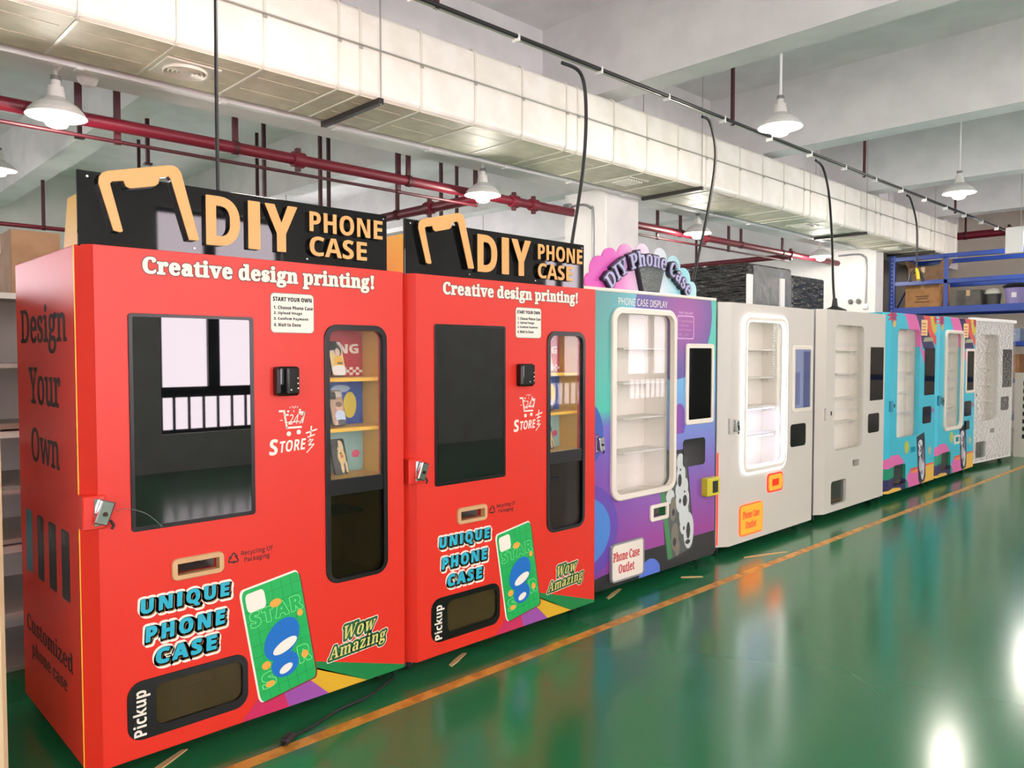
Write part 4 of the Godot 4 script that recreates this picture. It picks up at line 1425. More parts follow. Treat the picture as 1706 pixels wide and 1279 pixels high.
	for k in 15:
		obj("clip", bx(Vector3(-0.4 + k * 0.93, 3.345, -2.555), Vector3(-0.36 + k * 0.93, 3.425, -2.492), 0.004), mt("white_plastic", Color.WHITE), ch)


func red_pipe(called: String, label: String, path: Array, r: float, joints: Array, hangers: Array) -> Node3D:
	var red := mt("fire_pipe_red", rgb8(104, 18, 36), 0.42)
	var dk := mt("dark_red_steel", rgb8(66, 14, 24), 0.5)
	var t := thing(called, label, "pipe", Vector3.ZERO)
	var mb := MB.new()
	mb.tube(path, r, 16)
	obj("pipe_run", mb, red if r > 0.02 else dk, t)
	var d: Vector3 = (path[-1] - path[0]).normalized()
	for j in joints:
		var m := MB.new()
		m.tube([j - d * 0.05, j + d * 0.05], r + 0.018, 16)
		obj("coupling", m, red, t)
		for s in [-1, 1]:
			obj("coupling_bolt", bx(j + Vector3(-0.02, s * (r + 0.03) - 0.02, -0.02), j + Vector3(0.02, s * (r + 0.03) + 0.02, 0.02), 0.004), dk, t)
	for h in hangers:
		var top: float = h.w
		var p := Vector3(h.x, h.y, h.z)
		obj("pipe_hanger", bx(Vector3(p.x - 0.022, p.y + r * 0.6, p.z - 0.012), Vector3(p.x + 0.022, top, p.z + 0.012)), dk, t)
		var m := MB.new()
		m.tube([p - d * 0.022, p + d * 0.022], r + 0.008, 16)
		obj("pipe_clamp", m, dk, t)
	return t


func build_pipes() -> void:
	var hz := []
	for x in [1.62, 2.75, 4.45, 5.3]:
		hz.append(Vector4(x, 3.2, -3.07, 3.42 if x > 99 else CEIL))
	red_pipe("fire_pipe", "thick dark red fire pipe running behind the duct up to the column", [Vector3(-3, 3.2, -3.07), Vector3(6.81, 3.2, -3.07)], 0.047, [Vector3(3.3, 3.2, -3.07), Vector3(5.85, 3.2, -3.07), Vector3(6.15, 3.2, -3.07)], hz)
	hz = []
	for x in [9.0, 10.6, 11.9]:
		hz.append(Vector4(x, 3.2, -3.07, CEIL))
	red_pipe("fire_pipe", "thick dark red fire pipe running from the column towards the partition wall", [Vector3(7.41, 3.2, -3.07), Vector3(14.0, 3.2, -3.07)], 0.047, [Vector3(9.6, 3.2, -3.07), Vector3(12.2, 3.2, -3.07)], hz)
	red_pipe("sprinkler_pipe", "thin dark red pipe hung just below the thick pipe before the column", [Vector3(-3, 3.105, -3.16), Vector3(5.4, 3.105, -3.16)], 0.014, [], [Vector4(1.9, 3.105, -3.16, CEIL), Vector4(4.4, 3.105, -3.16, CEIL)])
	red_pipe("sprinkler_pipe", "thin dark red pipe hung just below the thick pipe past the column", [Vector3(7.42, 3.105, -3.16), Vector3(12.3, 3.105, -3.16)], 0.014, [], [Vector4(8.6, 3.105, -3.16, CEIL), Vector4(10.4, 3.105, -3.16, CEIL)])
	red_pipe("fire_pipe", "thick red branch pipe crossing towards the back wall behind the black signs", [Vector3(5.47, 3.2, -3.12), Vector3(5.25, 3.2, -12.9)], 0.055, [Vector3(5.43, 3.2, -4.0)], [Vector4(5.42, 3.2, -4.6, CEIL), Vector4(5.33, 3.2, -8, CEIL)])
	red_pipe("fire_pipe", "red pipe crossing behind the black wrapped cartons to the partition wall", [Vector3(12.4, 3.2, -3.12), Vector3(12.4, 3.2, -12.9)], 0.045, [], [Vector4(12.4, 3.2, -5, CEIL), Vector4(12.4, 3.2, -8, CEIL)])
	red_pipe("sprinkler_pipe", "thin dark red pipe far behind the first red machine", [Vector3(-4, 3.35, -9.6), Vector3(5.0, 3.35, -9.6)], 0.03, [], [Vector4(2.9, 3.35, -9.6, CEIL), Vector4(4.2, 3.35, -9.6, CEIL)])
	red_pipe("fire_pipe", "dark red pipe crossing high in front of the blue rack", [Vector3(16.1, 3.76, -6.0), Vector3(16.1, 3.76, 7.4)], 0.07, [Vector3(16.1, 3.76, -0.9)], [Vector4(16.1, 3.76, -1.6, CEIL), Vector4(16.1, 3.76, 2, CEIL)])
	# dark rods dropping from the ceiling, with nothing on them
	var dk := mt("dark_red_steel", rgb8(66, 14, 24), 0.5)
	var spots := [Vector3(4.05, 3.0, -5.2), Vector3(4.75, 2.9, -5.2), Vector3(4.98, 2.95, -5.4), Vector3(2.2, 3.6, -5.2), Vector3(2.95, 3.55, -5.6), Vector3(6.4, 2.9, -5.0), Vector3(7.0, 2.8, -5.4)]
	for p in spots:
		var h := thing("pipe_drop", "dark steel drop rod hanging from the ceiling behind the red pipe", "rod", Vector3.ZERO, 0.0, "drop rods")
		obj("rod", bx(Vector3(p.x - 0.018, p.y, p.z - 0.018), Vector3(p.x + 0.018, CEIL, p.z + 0.018)), dk, h)
		obj("foot_plate", bx(Vector3(p.x - 0.04, p.y - 0.01, p.z - 0.03), Vector3(p.x + 0.04, p.y + 0.012, p.z + 0.03)), dk, h)
	var sd := thing("smoke_detector", "small white smoke detector under the beam beside the lamp", "detector", Vector3(1.62, 3.42, -2.84))
	var dm := MB.new()
	dm.lathe([Vector2(0, -0.06), Vector2(0.035, -0.058), Vector2(0.055, -0.04), Vector2(0.065, -0.015), Vector2(0.065, 0.0)], Vector3.ZERO, 20)
	obj("detector_body", dm, mt("white_plastic", Color.WHITE), sd)
	# conduits on the column and on the partition
	var steel := mt("grey_conduit", rgb8(150, 150, 154), 0.35, 0.5)
	var c1 := thing("wall_conduit", "bent grey steel conduit on the white column with small junction boxes", "conduit", Vector3.ZERO)
	var m := MB.new()
	m.tube(spline([Vector3(6.795, 3.27, -3.12), Vector3(6.795, 3.27, -2.92), Vector3(6.795, 3.22, -2.80), Vector3(6.795, 3.1, -2.76), Vector3(6.795, 2.0, -2.76)]), 0.014, 8)
	obj("conduit", m, steel, c1)
	obj("junction_box", bx(Vector3(6.77, 3.2, -3.19), Vector3(6.81, 3.31, -3.09), 0.005), steel, c1)
	obj("junction_box", bx(Vector3(6.77, 2.45, -3.15), Vector3(6.81, 2.56, -3.05), 0.005), steel, c1)
	var c2 := thing("wall_conduit", "bent grey conduit on the white partition wall above two round knobs", "conduit", Vector3.ZERO)
	m = MB.new()
	m.tube(spline([Vector3(13.985, 3.33, -3.05), Vector3(13.985, 3.33, -2.72), Vector3(13.985, 3.28, -2.60), Vector3(13.985, 3.15, -2.56), Vector3(13.985, 2.45, -2.56)]), 0.016, 8)
	obj("conduit", m, steel, c2)
	obj("junction_box", bx(Vector3(13.96, 2.36, -2.60), Vector3(14.0, 2.45, -2.52), 0.005), mt("white_plastic", Color.WHITE), c2)
	for z in [-2.68, -2.82]:
		m = MB.new()
		m.xf = Transform3D(Basis(Vector3(0, 0, 1), PI / 2), Vector3(14.0, 2.50, z))
		m.lathe([Vector2(0, 0.05), Vector2(0.035, 0.05), Vector2(0.045, 0.03), Vector2(0.03, 0.0)], Vector3.ZERO, 16)
		obj("knob", m, mt("grey_plastic", rgb8(110, 110, 112), 0.5), c2)


func build_cable_run() -> void:
	var steel := mt("galvanised_wire", Color.WHITE)
	var black := mt("black_cable", rgb8(26, 25, 27), 0.5)
	var z := -0.75
	var t := thing("cable_track", "slim conduit with a black cable strapped along it in front of the duct", "cable", Vector3.ZERO)
	var m := MB.new()
	m.tube([Vector3(-1, 3.62, z), Vector3(15.9, 3.66, z)], 0.012, 8)
	obj("track_rail", m, steel, t)
	m = MB.new()
	m.tube([Vector3(-1, 3.622, z + 0.027), Vector3(15.9, 3.662, z + 0.027)], 0.014, 8)
	obj("track_cable", m, black, t)
	for k in 18:
		var x := 0.2 + k * 0.85
		obj("strap", bx(Vector3(x, 3.602, z - 0.016), Vector3(x + 0.016, 3.645 + 0.002 * k * 0.85, z + 0.045), 0.002), mt("white_plastic", Color.WHITE), t)
	for x in [2.95, 6.35, 9.3, 12.6]:
		obj("track_hanger", bx(Vector3(x - 0.016, 3.62, z - 0.012), Vector3(x + 0.016, CEIL, z + 0.012)), mt("dark_red_steel", Color.WHITE), t)
	# leads dropping from the track to the machines
	var zc := z - 0.03
	var drops := [
		["black lead hanging down from the ceiling behind the first DIY sign", [Vector3(1.52, CEIL, -0.55), Vector3(1.52, 3.6, -0.55), Vector3(1.515, 2.6, -0.55), Vector3(1.52, 1.937, -0.55)]],
		["black lead hanging down behind the second DIY sign", [Vector3(4.1, 3.606, zc), Vector3(4.3, 3.58, zc), Vector3(4.36, 3.35, zc), Vector3(4.33, 2.9, zc), Vector3(4.2, 2.3, zc), Vector3(4.17, 1.947, zc)]],
		["black lead hanging down behind the cloud shaped sign", [Vector3(5.9, 3.611, zc), Vector3(6.03, 3.58, zc), Vector3(6.12, 3.3, zc), Vector3(6.0, 2.8, zc), Vector3(5.82, 2.3, zc), Vector3(5.72, 1.954, zc)]],
		["black lead hanging down onto the plain white machine", [Vector3(8.1, 3.617, zc), Vector3(8.28, 3.56, zc), Vector3(8.36, 3.3, -0.75), Vector3(8.11, 2.8, -0.60), Vector3(7.79, 2.3, -0.44), Vector3(7.70, 2.10, -0.385), Vector3(7.70, 2.06, -0.38)]],
		["black lead with a yellow plug hanging in front of the blue rack", [Vector3(10.75, 3.624, zc), Vector3(10.9, 3.58, zc), Vector3(11.12, 3.3, zc), Vector3(11.16, 2.9, zc), Vector3(11.14, 2.70, zc)]]]
	var n := 0
	for d in drops:
		var h := thing("hanging_cable", d[0], "cable", Vector3.ZERO, 0.0, "hanging leads")
		m = MB.new()
		m.tube(spline(d[1]), 0.013 if n > 0 else 0.009, 8)
		obj("lead", m, black, h)
		var e: Vector3 = d[1][-1]
		if n == 3:
			m = MB.new()
			m.lathe([Vector2(0, 0.14), Vector2(0.02, 0.14), Vector2(0.03, 0.06), Vector2(0.11, 0.025), Vector2(0.12, 0.0), Vector2(0, 0.0)], Vector3(e.x, 1.973, e.z), 20)
			obj("suction_base", m, black, h, "black round plug base")
		elif n == 4:
			for k in 5:
				var a := k * 1.26
				m = MB.new()
				m.tube([e, e + Vector3(cos(a) * 0.06, -0.06, sin(a) * 0.06), e + Vector3(cos(a) * 0.09, -0.15 - 0.02 * (k % 2), sin(a) * 0.09)], 0.022, 7)
				obj("plug_tail", m, black if k % 2 else mt("yellow_sheet", Color.WHITE), h)
		n += 1
	# small white notice hanging beyond the duct end
	var sg := thing("hanging_notice", "small blank white board hanging beyond the end of the duct", "sign", Vector3.ZERO)
	obj("notice_board", bx(Vector3(13.9, 3.12, -0.42), Vector3(13.915, 3.52, -0.18), 0.003), mt("white_plastic", Color.WHITE), sg)
	m = MB.new()
	m.tube([Vector3(13.907, 3.52, -0.22), Vector3(13.907, CEIL, -0.22)], 0.005, 6)
	obj("hanging_wire", m, steel, sg)


func lamp(at: Vector3, label: String, top: float, lit := true, hook := false) -> void:
	# at = centre of the shade's rim
	var shade := mt("lamp_shade_white", rgb8(214, 214, 210), 0.3)
	var grey := mt("lamp_neck_grey", rgb8(130, 130, 128), 0.4, 0.4)
	var t := thing("pendant_lamp", label, "lamp", at, 0.0, "pendant lamps")
	var m := MB.new()
	m.lathe([Vector2(0.052, 0.125), Vector2(0.060, 0.118), Vector2(0.085, 0.10), Vector2(0.13, 0.07), Vector2(0.165, 0.03), Vector2(0.18, 0.0), Vector2(0.176, 0.0), Vector2(0.16, 0.028), Vector2(0.125, 0.064), Vector2(0.08, 0.094), Vector2(0.05, 0.112)], Vector3.ZERO, 36)
	obj("shade", m, shade, t)
	m = MB.new()
	m.lathe([Vector2(0, 0.26), Vector2(0.026, 0.26), Vector2(0.028, 0.20), Vector2(0.045, 0.195), Vector2(0.056, 0.12), Vector2(0.0, 0.11)], Vector3.ZERO, 20)
	obj("neck", m, shade, t)
	m = MB.new()
	m.lathe([Vector2(0, 0.262), Vector2(0.03, 0.262), Vector2(0.03, 0.235), Vector2(0, 0.235)], Vector3.ZERO, 20)
	obj("collar", m, grey, t)
	m = MB.new()
	m.tube([Vector3(0, 0.25, 0), Vector3(0, top - at.y, 0)], 0.012, 10)
	obj("rod", m, mt("white_plastic", Color.WHITE), t)
	if hook:
		m = MB.new()
		m.tube(spline([Vector3(0, 0.30, 0), Vector3(0.03, 0.34, 0.06), Vector3(0.05, 0.36, 0.14), Vector3(0.05, 0.33, 0.20)]), 0.014, 8)
		obj("hook_arm", m, mt("white_plastic", Color.WHITE), t)
	m = MB.new()
	m.lathe([Vector2(0, 0.10), Vector2(0.03, 0.095), Vector2(0.04, 0.05), Vector2(0.072, 0.0), Vector2(0.078, -0.03), Vector2(0.06, -0.06), Vector2(0.03, -0.072), Vector2(0, -0.075)], Vector3.ZERO, 24)
	obj("bulb", m, glow("lamp_bulb_glow", Color(1.0, 0.98, 0.93), 9.0) if lit else mt("dull_bulb", rgb8(200, 200, 190), 0.3), t)
	if lit:
		var l := OmniLight3D.new()
		l.name = "bulb_light"
		l.light_color = Color(1.0, 0.97, 0.92)
		l.light_energy = LAMP_ENERGY
		l.light_size = 0.07
		l.omni_range = 40.0
		l.omni_attenuation = 2.0
		l.shadow_enabled = true
		t.add_child(l)
		l.position = Vector3(0, -0.04, 0)


func build_lamps() -> void:
	# the row over the fronts of the machines
	lamp(Vector3(2.05, 3.45, -0.2), "lit white pendant lamp on a rod above the two red machines", CEIL)
	lamp(Vector3(6.17, 3.45, -0.2), "lit white pendant lamp on a white rod above the machine with the glowing window", CEIL)
	lamp(Vector3(10.28, 3.47, -0.03), "lit white pendant lamp on a rod above the cyan machines", CEIL)
	lamp(Vector3(14.4, 3.45, -0.1), "lit white pendant lamp on a rod beyond the wrapped machine", CEIL)
	# the row behind the duct, hooked to the cable channel
	lamp(Vector3(1.413, 3.10, -2.78), "lit pendant lamp hooked behind the duct near the first DIY sign", 3.42, true, true)
	lamp(Vector3(5.14, 3.12, -2.78), "lit pendant lamp hooked behind the duct near the pipe junction", 3.42, true, true)
	lamp(Vector3(8.97, 3.16, -2.78), "lit pendant lamp hooked behind the duct above the cloud sign", 3.42, true, true)
	lamp(Vector3(12.67, 3.18, -2.78), "lit pendant lamp hooked behind the duct beside the partition wall", 3.42, true, true)
	lamp(Vector3(2.06, 3.73, -7.9), "lit pendant lamp far behind the first red machine", CEIL)
	lamp(Vector3(12.0, 3.0, -6.5), "unlit grey pendant lamp behind the cloud sign", CEIL, false)
	lamp(Vector3(5.9, 3.5, -8.2), "lit pendant lamp far behind the second red machine", CEIL)
	lamp(Vector3(10.0, 3.5, -8.2), "lit pendant lamp far behind the glowing white machine", CEIL)
	# the rows over the open floor
	for x in [-2.0, 2.0, 6.0, 10.0, 14.0]:
		lamp(Vector3(x, 3.30, 4.2), "lit white pendant lamp over the open floor before the windows", CEIL)


# ---------- far end rack, stock behind the row, goods in the windows, things on the floor ----------
func build_rack() -> void:
	var blue := mt("rack_blue", rgb8(22, 62, 150), 0.35)
	var t := thing("storage_rack", "blue steel pallet rack standing against the end wall", "rack", Vector3.ZERO)
	var x0 := 14.5
	var x1 := 15.4
	var zs := [-2.30, -0.2, 1.9, 4.0]
	for z in zs:
		for x in [x0, x1]:
			var p := obj("upright", bx(Vector3(x - 0.03, 0, z - 0.05), Vector3(x + 0.03, 3.3, z + 0.05), 0.004), blue, t)
			if x == x0 and z < 0.5:
				for k in 20:
					obj("upright_hole", bx(Vector3(x - 0.0315, 1.9 + k * 0.07, z - 0.012), Vector3(x - 0.0295, 1.93 + k * 0.07, z + 0.012)), mt("pale_blue_hole", rgb8(120, 140, 190), 0.4), p)
		for k in 3:
			var br := MB.new()
			br.tube([Vector3(x0, 0.4 + k * 0.9, z), Vector3(x1, 1.1 + k * 0.9, z)], 0.015, 6)
			obj("brace", br, blue, t)
	for i in zs.size() - 1:
		for y in [0.55, 1.15, 1.75, 2.36, 2.82, 3.25]:
			var th := 0.10 if y == 2.36 else 0.055
			for x in [x0 - 0.02, x1 - 0.02]:
				obj("rack_beam", bx(Vector3(x, y - th, zs[i] + 0.05), Vector3(x + 0.045, y + 0.02, zs[i + 1] - 0.05), 0.006), blue, t)
			if y < 3.2 and y != 2.82:
				obj("rack_deck", bx(Vector3(x0 + 0.03, y - 0.01, zs[i] + 0.05), Vector3(x1 - 0.03, y + 0.012, zs[i + 1] - 0.05)), mt("deck_grey", rgb8(150, 152, 156), 0.5, 0.3), t)
	obj("middle_post", bx(Vector3(x0 - 0.02, 2.37, -1.46), Vector3(x0 + 0.03, 3.22, -1.40), 0.004), blue, t)
	# goods on the rack
	carton("tall brown carton with printed lines on the rack deck", Vector3(14.98, 2.373, -1.87), Vector3(0.55, 0.44, 0.56), rgb8(170, 122, 74), true)
	carton("open brown carton with folded flaps stacked on the tall carton", Vector3(14.98, 2.815, -1.87), Vector3(0.5, 0.28, 0.5), rgb8(132, 100, 72), false, true)
	carton("grey carton beside the grey tub on the rack", Vector3(14.95, 2.373, -1.16), Vector3(0.4, 0.28, 0.36), rgb8(92, 90, 84), false)
	var lil := thing("plastic_bucket", "pale purple plastic bucket with a small label on the rack", "bucket", Vector3(14.9, 2.373, -0.48))
	var m := MB.new()
	m.lathe([Vector2(0, 0), Vector2(0.14, 0), Vector2(0.18, 0.27), Vector2(0.19, 0.28), Vector2(0.178, 0.28), Vector2(0.135, 0.01), Vector2(0, 0.01)], Vector3.ZERO, 24)
	obj("tub", m, mt("lilac_plastic", rgb8(150, 140, 190), 0.45), lil)
	obj("tub_label", bx(Vector3(-0.172, 0.12, -0.035), Vector3(-0.16, 0.2, 0.035), 0.002), mt("white_plastic", Color.WHITE), lil)
	var bag := thing("black_bag", "crumpled black bag lying on the purple bucket", "bag", Vector3(14.9, 2.657, -0.48))
	m = MB.new()
	m.lathe([Vector2(0, 0), Vector2(0.19, 0.0), Vector2(0.21, 0.03), Vector2(0.15, 0.07), Vector2(0.05, 0.085), Vector2(0, 0.08)], Vector3.ZERO, 14)
	obj("sheet", m, mt("black_film", rgb8(20, 20, 22), 0.2), bag)
	var g := thing("round_tub", "grey round tub with a pale lid on the rack", "tub", Vector3(14.9, 2.373, -0.82))
	m = MB.new()
	m.lathe([Vector2(0, 0), Vector2(0.10, 0), Vector2(0.12, 0.2), Vector2(0, 0.2)], Vector3.ZERO, 20)
	obj("tub", m, mt("dark_plastic", rgb8(64, 64, 62), 0.5), g)
	m = MB.new()
	m.lathe([Vector2(0, 0.30), Vector2(0.07, 0.29), Vector2(0.13, 0.24), Vector2(0.13, 0.2), Vector2(0, 0.2)], Vector3.ZERO, 20)
	obj("lid", m, mt("pale_lid", rgb8(190, 190, 178), 0.5), g)
	carton("brown carton low on the rack beside the wrapped machine", Vector3(14.95, 1.163, -0.62), Vector3(0.5, 0.4, 0.5), rgb8(176, 128, 84), false)
	carton("pale blue carton on the rack deck below the bucket", Vector3(14.95, 1.763, -0.62), Vector3(0.5, 0.22, 0.5), rgb8(150, 170, 196), false)
	# pale frames with a column of square openings, leaning by the rack
	for q in [[13.72, 0.02, "white slotted panel with a column of square holes standing by the rack"], [13.95, 0.42, "white slotted panel standing behind the other slotted panel"]]:
		var t2 := thing("slotted_panel", q[2], "panel", Vector3(q[0], 0, q[1]), deg_to_rad(8), "slotted panels")
		var holes := []
		for k in 8:
			holes.append(MB.rr(0.055, 0.28 + k * 0.115, 0.115, 0.345 + k * 0.115))
		m = MB.new()
		m.xf = Transform3D(Basis(Vector3(0, 0, -1), UP, Vector3(1, 0, 0)), Vector3(0, 0, 0))
		m.extrude(MB.rr(-0.10, 0.0, 0.22, 1.28), holes, 0.0, 0.03, 0.002)
		m.extrude(MB.rr(-0.10, 0.0, -0.08, 1.28), [], -0.04, 0.0)
		obj("panel_sheet", m, mt("white_powder_coat", Color.WHITE), t2)
		obj("panel_back", bx(Vector3(0.05, 0.0, -0.22), Vector3(0.055, 1.28, 0.10)), mt("black_trim", Color.WHITE), t2)


func carton(label: String, at: Vector3, size: Vector3, col: Color, printed := false, flaps := false) -> Node3D:
	var k := "board_%d_%d_%d" % [int(col.r8), int(col.g8), int(col.b8)]
	var m := paint_mat(k, col, 0.75, 0.06, 1.2)
	var t := thing("cardboard_box", label, "box", at)
	var h := size / 2
	obj("box_body", bx(Vector3(-h.x, 0, -h.z), Vector3(h.x, size.y, h.z), 0.004), m, t)
	obj("tape", bx(Vector3(-h.x - 0.001, size.y - 0.10, -0.03), Vector3(h.x + 0.001, size.y + 0.001, 0.03)), mt("tan_tape", rgb8(186, 152, 104), 0.3), t)
	if printed:
		for q in [[0.20, 0.11], [0.16, 0.085], [0.10, 0.12]]:
			obj("printed_line", bx(Vector3(-h.x - 0.0015, size.y * q[0] * 2.2, -q[1]), Vector3(-h.x, size.y * q[0] * 2.2 + 0.022, q[1])), mt("brown_ink", rgb8(104, 70, 42), 0.7), t)
	if flaps:
		for s in [-1, 1]:
			var f := MB.new()
			f.xf = Transform3D(Basis(Vector3(1, 0, 0), s * 0.5), Vector3(0, size.y, s * h.z))
			f.box(Vector3(-h.x, 0, -0.004), Vector3(h.x, 0.16, 0.004))
			obj("flap", f, m, t)
	return t


func build_back_stock() -> void:
	# tall goods wrapped in black film behind the white machines
	var film := mt("black_stretch_film", rgb8(14, 15, 16), 0.14)
	film.normal_enabled = true
	film.normal_scale = 1.1
	film.normal_texture = noise_tex(0.02, 4, 17, [], 512, true, 12.0)
	film.uv1_triplanar = true
	film.uv1_scale = Vector3(0.2, 2.4, 0.2)
	var clear := glass("stretch_film_clear", rgb8(220, 224, 222), 0.05, 0.1)
	clear.normal_enabled = true
	clear.normal_texture = noise_tex(0.02, 4, 19, [], 512, true, 10.0)
	clear.uv1_triplanar = true
	clear.uv1_scale = Vector3(3.0, 0.4, 3.0)
	var foam := mt("white_foam", rgb8(240, 240, 236), 0.6)
	var a := thing("wrapped_crate", "tall crate wrapped in black film with pale foam corners behind the glowing machine", "crate", Vector3(7.45, 0, -2.18))
	obj("crate_body", bx(Vector3(0, 0.1, 0), Vector3(0.98, 2.52, 0.98), 0.015), film, a)
	obj("pallet", bx(Vector3(0.02, 0, 0.02), Vector3(0.96, 0.1, 0.96)), mt("pallet_wood", rgb8(150, 116, 76), 0.7), a)
	for q in [[-0.012, 0.09], [0.70, 0.80]]:
		obj("foam_corner", bx(Vector3(q[0], 1.7, 0.975), Vector3(q[1], 2.40, 1.0), 0.006), foam, a)
	obj("film_skirt", bx(Vector3(0.12, 1.7, 0.982), Vector3(0.98, 2.50, 0.988)), clear, a)
	var b := thing("wrapped_crate", "smaller crate wrapped in black film behind the plain white machine", "crate", Vector3(8.47, 0, -2.18))
	obj("crate_body", bx(Vector3(0, 0.1, 0), Vector3(0.82, 2.46, 0.98), 0.015), film, b)
	obj("pallet", bx(Vector3(0.02, 0, 0.02), Vector3(0.80, 0.1, 0.96)), mt("pallet_wood", Color.WHITE), b)
	# pale stock behind the first red machine
	var k := 0
	for q in [[0.0, 0.62], [0.63, 0.55], [1.19, 0.66]]:
		var s := thing("white_foam_block", ["pale foam packing block on the floor behind the first red machine", "pale foam packing block in the middle of the stack behind the red machine", "pale foam packing block on top of the stack under the brown carton"][k], "block", Vector3(0.15, q[0], -2.15))
		obj("foam", bx(Vector3(0, 0, 0), Vector3(1.0, q[1], 0.75), 0.03), mt("off_white_foam", rgb8(206, 204, 196), 0.6), s)
		obj("strap_band", bx(Vector3(-0.003, q[1] * 0.45, -0.003), Vector3(1.003, q[1] * 0.45 + 0.02, 0.753)), mt("pale_strap", rgb8(190, 190, 184), 0.5), s)
		k += 1
	carton("brown carton lying on the pale foam stack behind the red machine", Vector3(1.0, 1.852, -1.78), Vector3(0.22, 0.32, 0.5), rgb8(160, 128, 94))
	# wrapped pale panel at the near end of the row
	var p := thing("beige_panel", "beige board standing upright just before the first red machine", "panel", Vector3(0, 0, 0))
	obj("board", bx(Vector3(-0.1, 0.0, -0.06), Vector3(0.552, 1.86, -0.02), 0.015), mt("beige_cabinet", rgb8(214, 190, 150), 0.45), p)
	obj("foot_board", bx(Vector3(-0.1, 0.0, -0.2), Vector3(0.0, 0.05, 0.1), 0.008), mt("beige_cabinet", Color.WHITE), p)


func phone_case(label: String, at: Vector3, lean: float, yaw: float, art: Image, key: String) -> void:
	var t := thing("phone_case", label, "phone case", at, yaw, "phone cases in the red machines")
	var w := 0.082
	var h := 0.165
	var xf := Transform3D(Basis(Vector3(1, 0, 0), -lean), Vector3.ZERO)
	var m := MB.new()
	m.xf = xf
	m.extrude(MB.rr(-w / 2, 0, w / 2, h, 0.014, 4), [], -0.010, 0.0, 0.002)
	obj("case_shell", m, mt("black_trim", Color.WHITE), t)
	m = MB.new()
	m.xf = xf
	m.rect = Rect2(-w / 2, 0, w, h)
	m.extrude(MB.rr(-w / 2 + 0.004, 0.004, w / 2 - 0.004, h - 0.004, 0.011, 4), [], 0.0, 0.0006)
	obj("case_picture", m, print_mat(key, art, 0.3), t)
	m = MB.new()
	m.xf = xf
	m.extrude(MB.rr(-w / 2 + 0.007, h - 0.042, -w / 2 + 0.042, h - 0.007, 0.008, 3), [], 0.0, 0.0025)
	obj("lens_block", m, mt("black_trim", Color.WHITE), t)


func sleeve(label: String, at: Vector3, col: Color, size: Vector2, extra: Callable) -> void:
	var t := thing("case_packaging", label, "package", at, 0.0, "case packaging in the red machines")
	obj("sleeve", bx(Vector3(-size.x / 2, 0, -0.008), Vector3(size.x / 2, size.y, 0.0), 0.002), mt("sleeve_%d_%d_%d" % [col.r8, col.g8, col.b8], col, 0.4), t)
	extra.call(t)


func art_of(kind: int) -> Image:
	var im := Image.create(41, 82, false, Image.FORMAT_RGB8)
	var e := func(x: float, y: float, rx: float, ry: float, c: Color) -> void: paint(im, disc(Vector2(x, y), rx, ry, 22), c)
	if kind == 0:      # plain yellow and cream picture with a dark patch
		im.fill(rgb8(238, 214, 150))
		im.fill_rect(Rect2i(0, 0, 41, 26), rgb8(226, 214, 202))
		e.call(8, 8, 20, 14, rgb8(56, 42, 48))
		e.call(26, 22, 10, 14, rgb8(66, 46, 50))
		e.call(25, 26, 7, 9, rgb8(236, 208, 192))
		e.call(24, 48, 13, 14, rgb8(240, 190, 60))
		e.call(22, 68, 20, 12, rgb8(240, 236, 230))
		im.fill_rect(Rect2i(20, 50, 14, 4), rgb8(80, 60, 50))
	elif kind == 1:    # child in a pale shirt
		im.fill(rgb8(186, 150, 120))
		im.fill_rect(Rect2i(16, 0, 25, 16), rgb8(206, 200, 190))
		e.call(26, 40, 9, 10, rgb8(226, 182, 152))
		e.call(26, 33, 9, 6, rgb8(120, 84, 60))
		e.call(26, 60, 15, 14, rgb8(196, 214, 232))
		e.call(26, 76, 18, 8, rgb8(72, 72, 92))
		im.fill_rect(Rect2i(8, 70, 8, 12), rgb8(226, 182, 152))
	else:              # cream dog on a dark ground
		im.fill(rgb8(44, 38, 36))
		e.call(26, 20, 9, 16, rgb8(226, 206, 160))
		e.call(26, 42, 11, 18, rgb8(228, 198, 130))
		e.call(24, 66, 5, 14, rgb8(222, 198, 146))
		e.call(36, 66, 4, 14, rgb8(222, 198, 146))
		e.call(25, 34, 3, 2.5, rgb8(30, 24, 24))
		e.call(27, 41, 4, 4, rgb8(206, 104, 70))
	return im


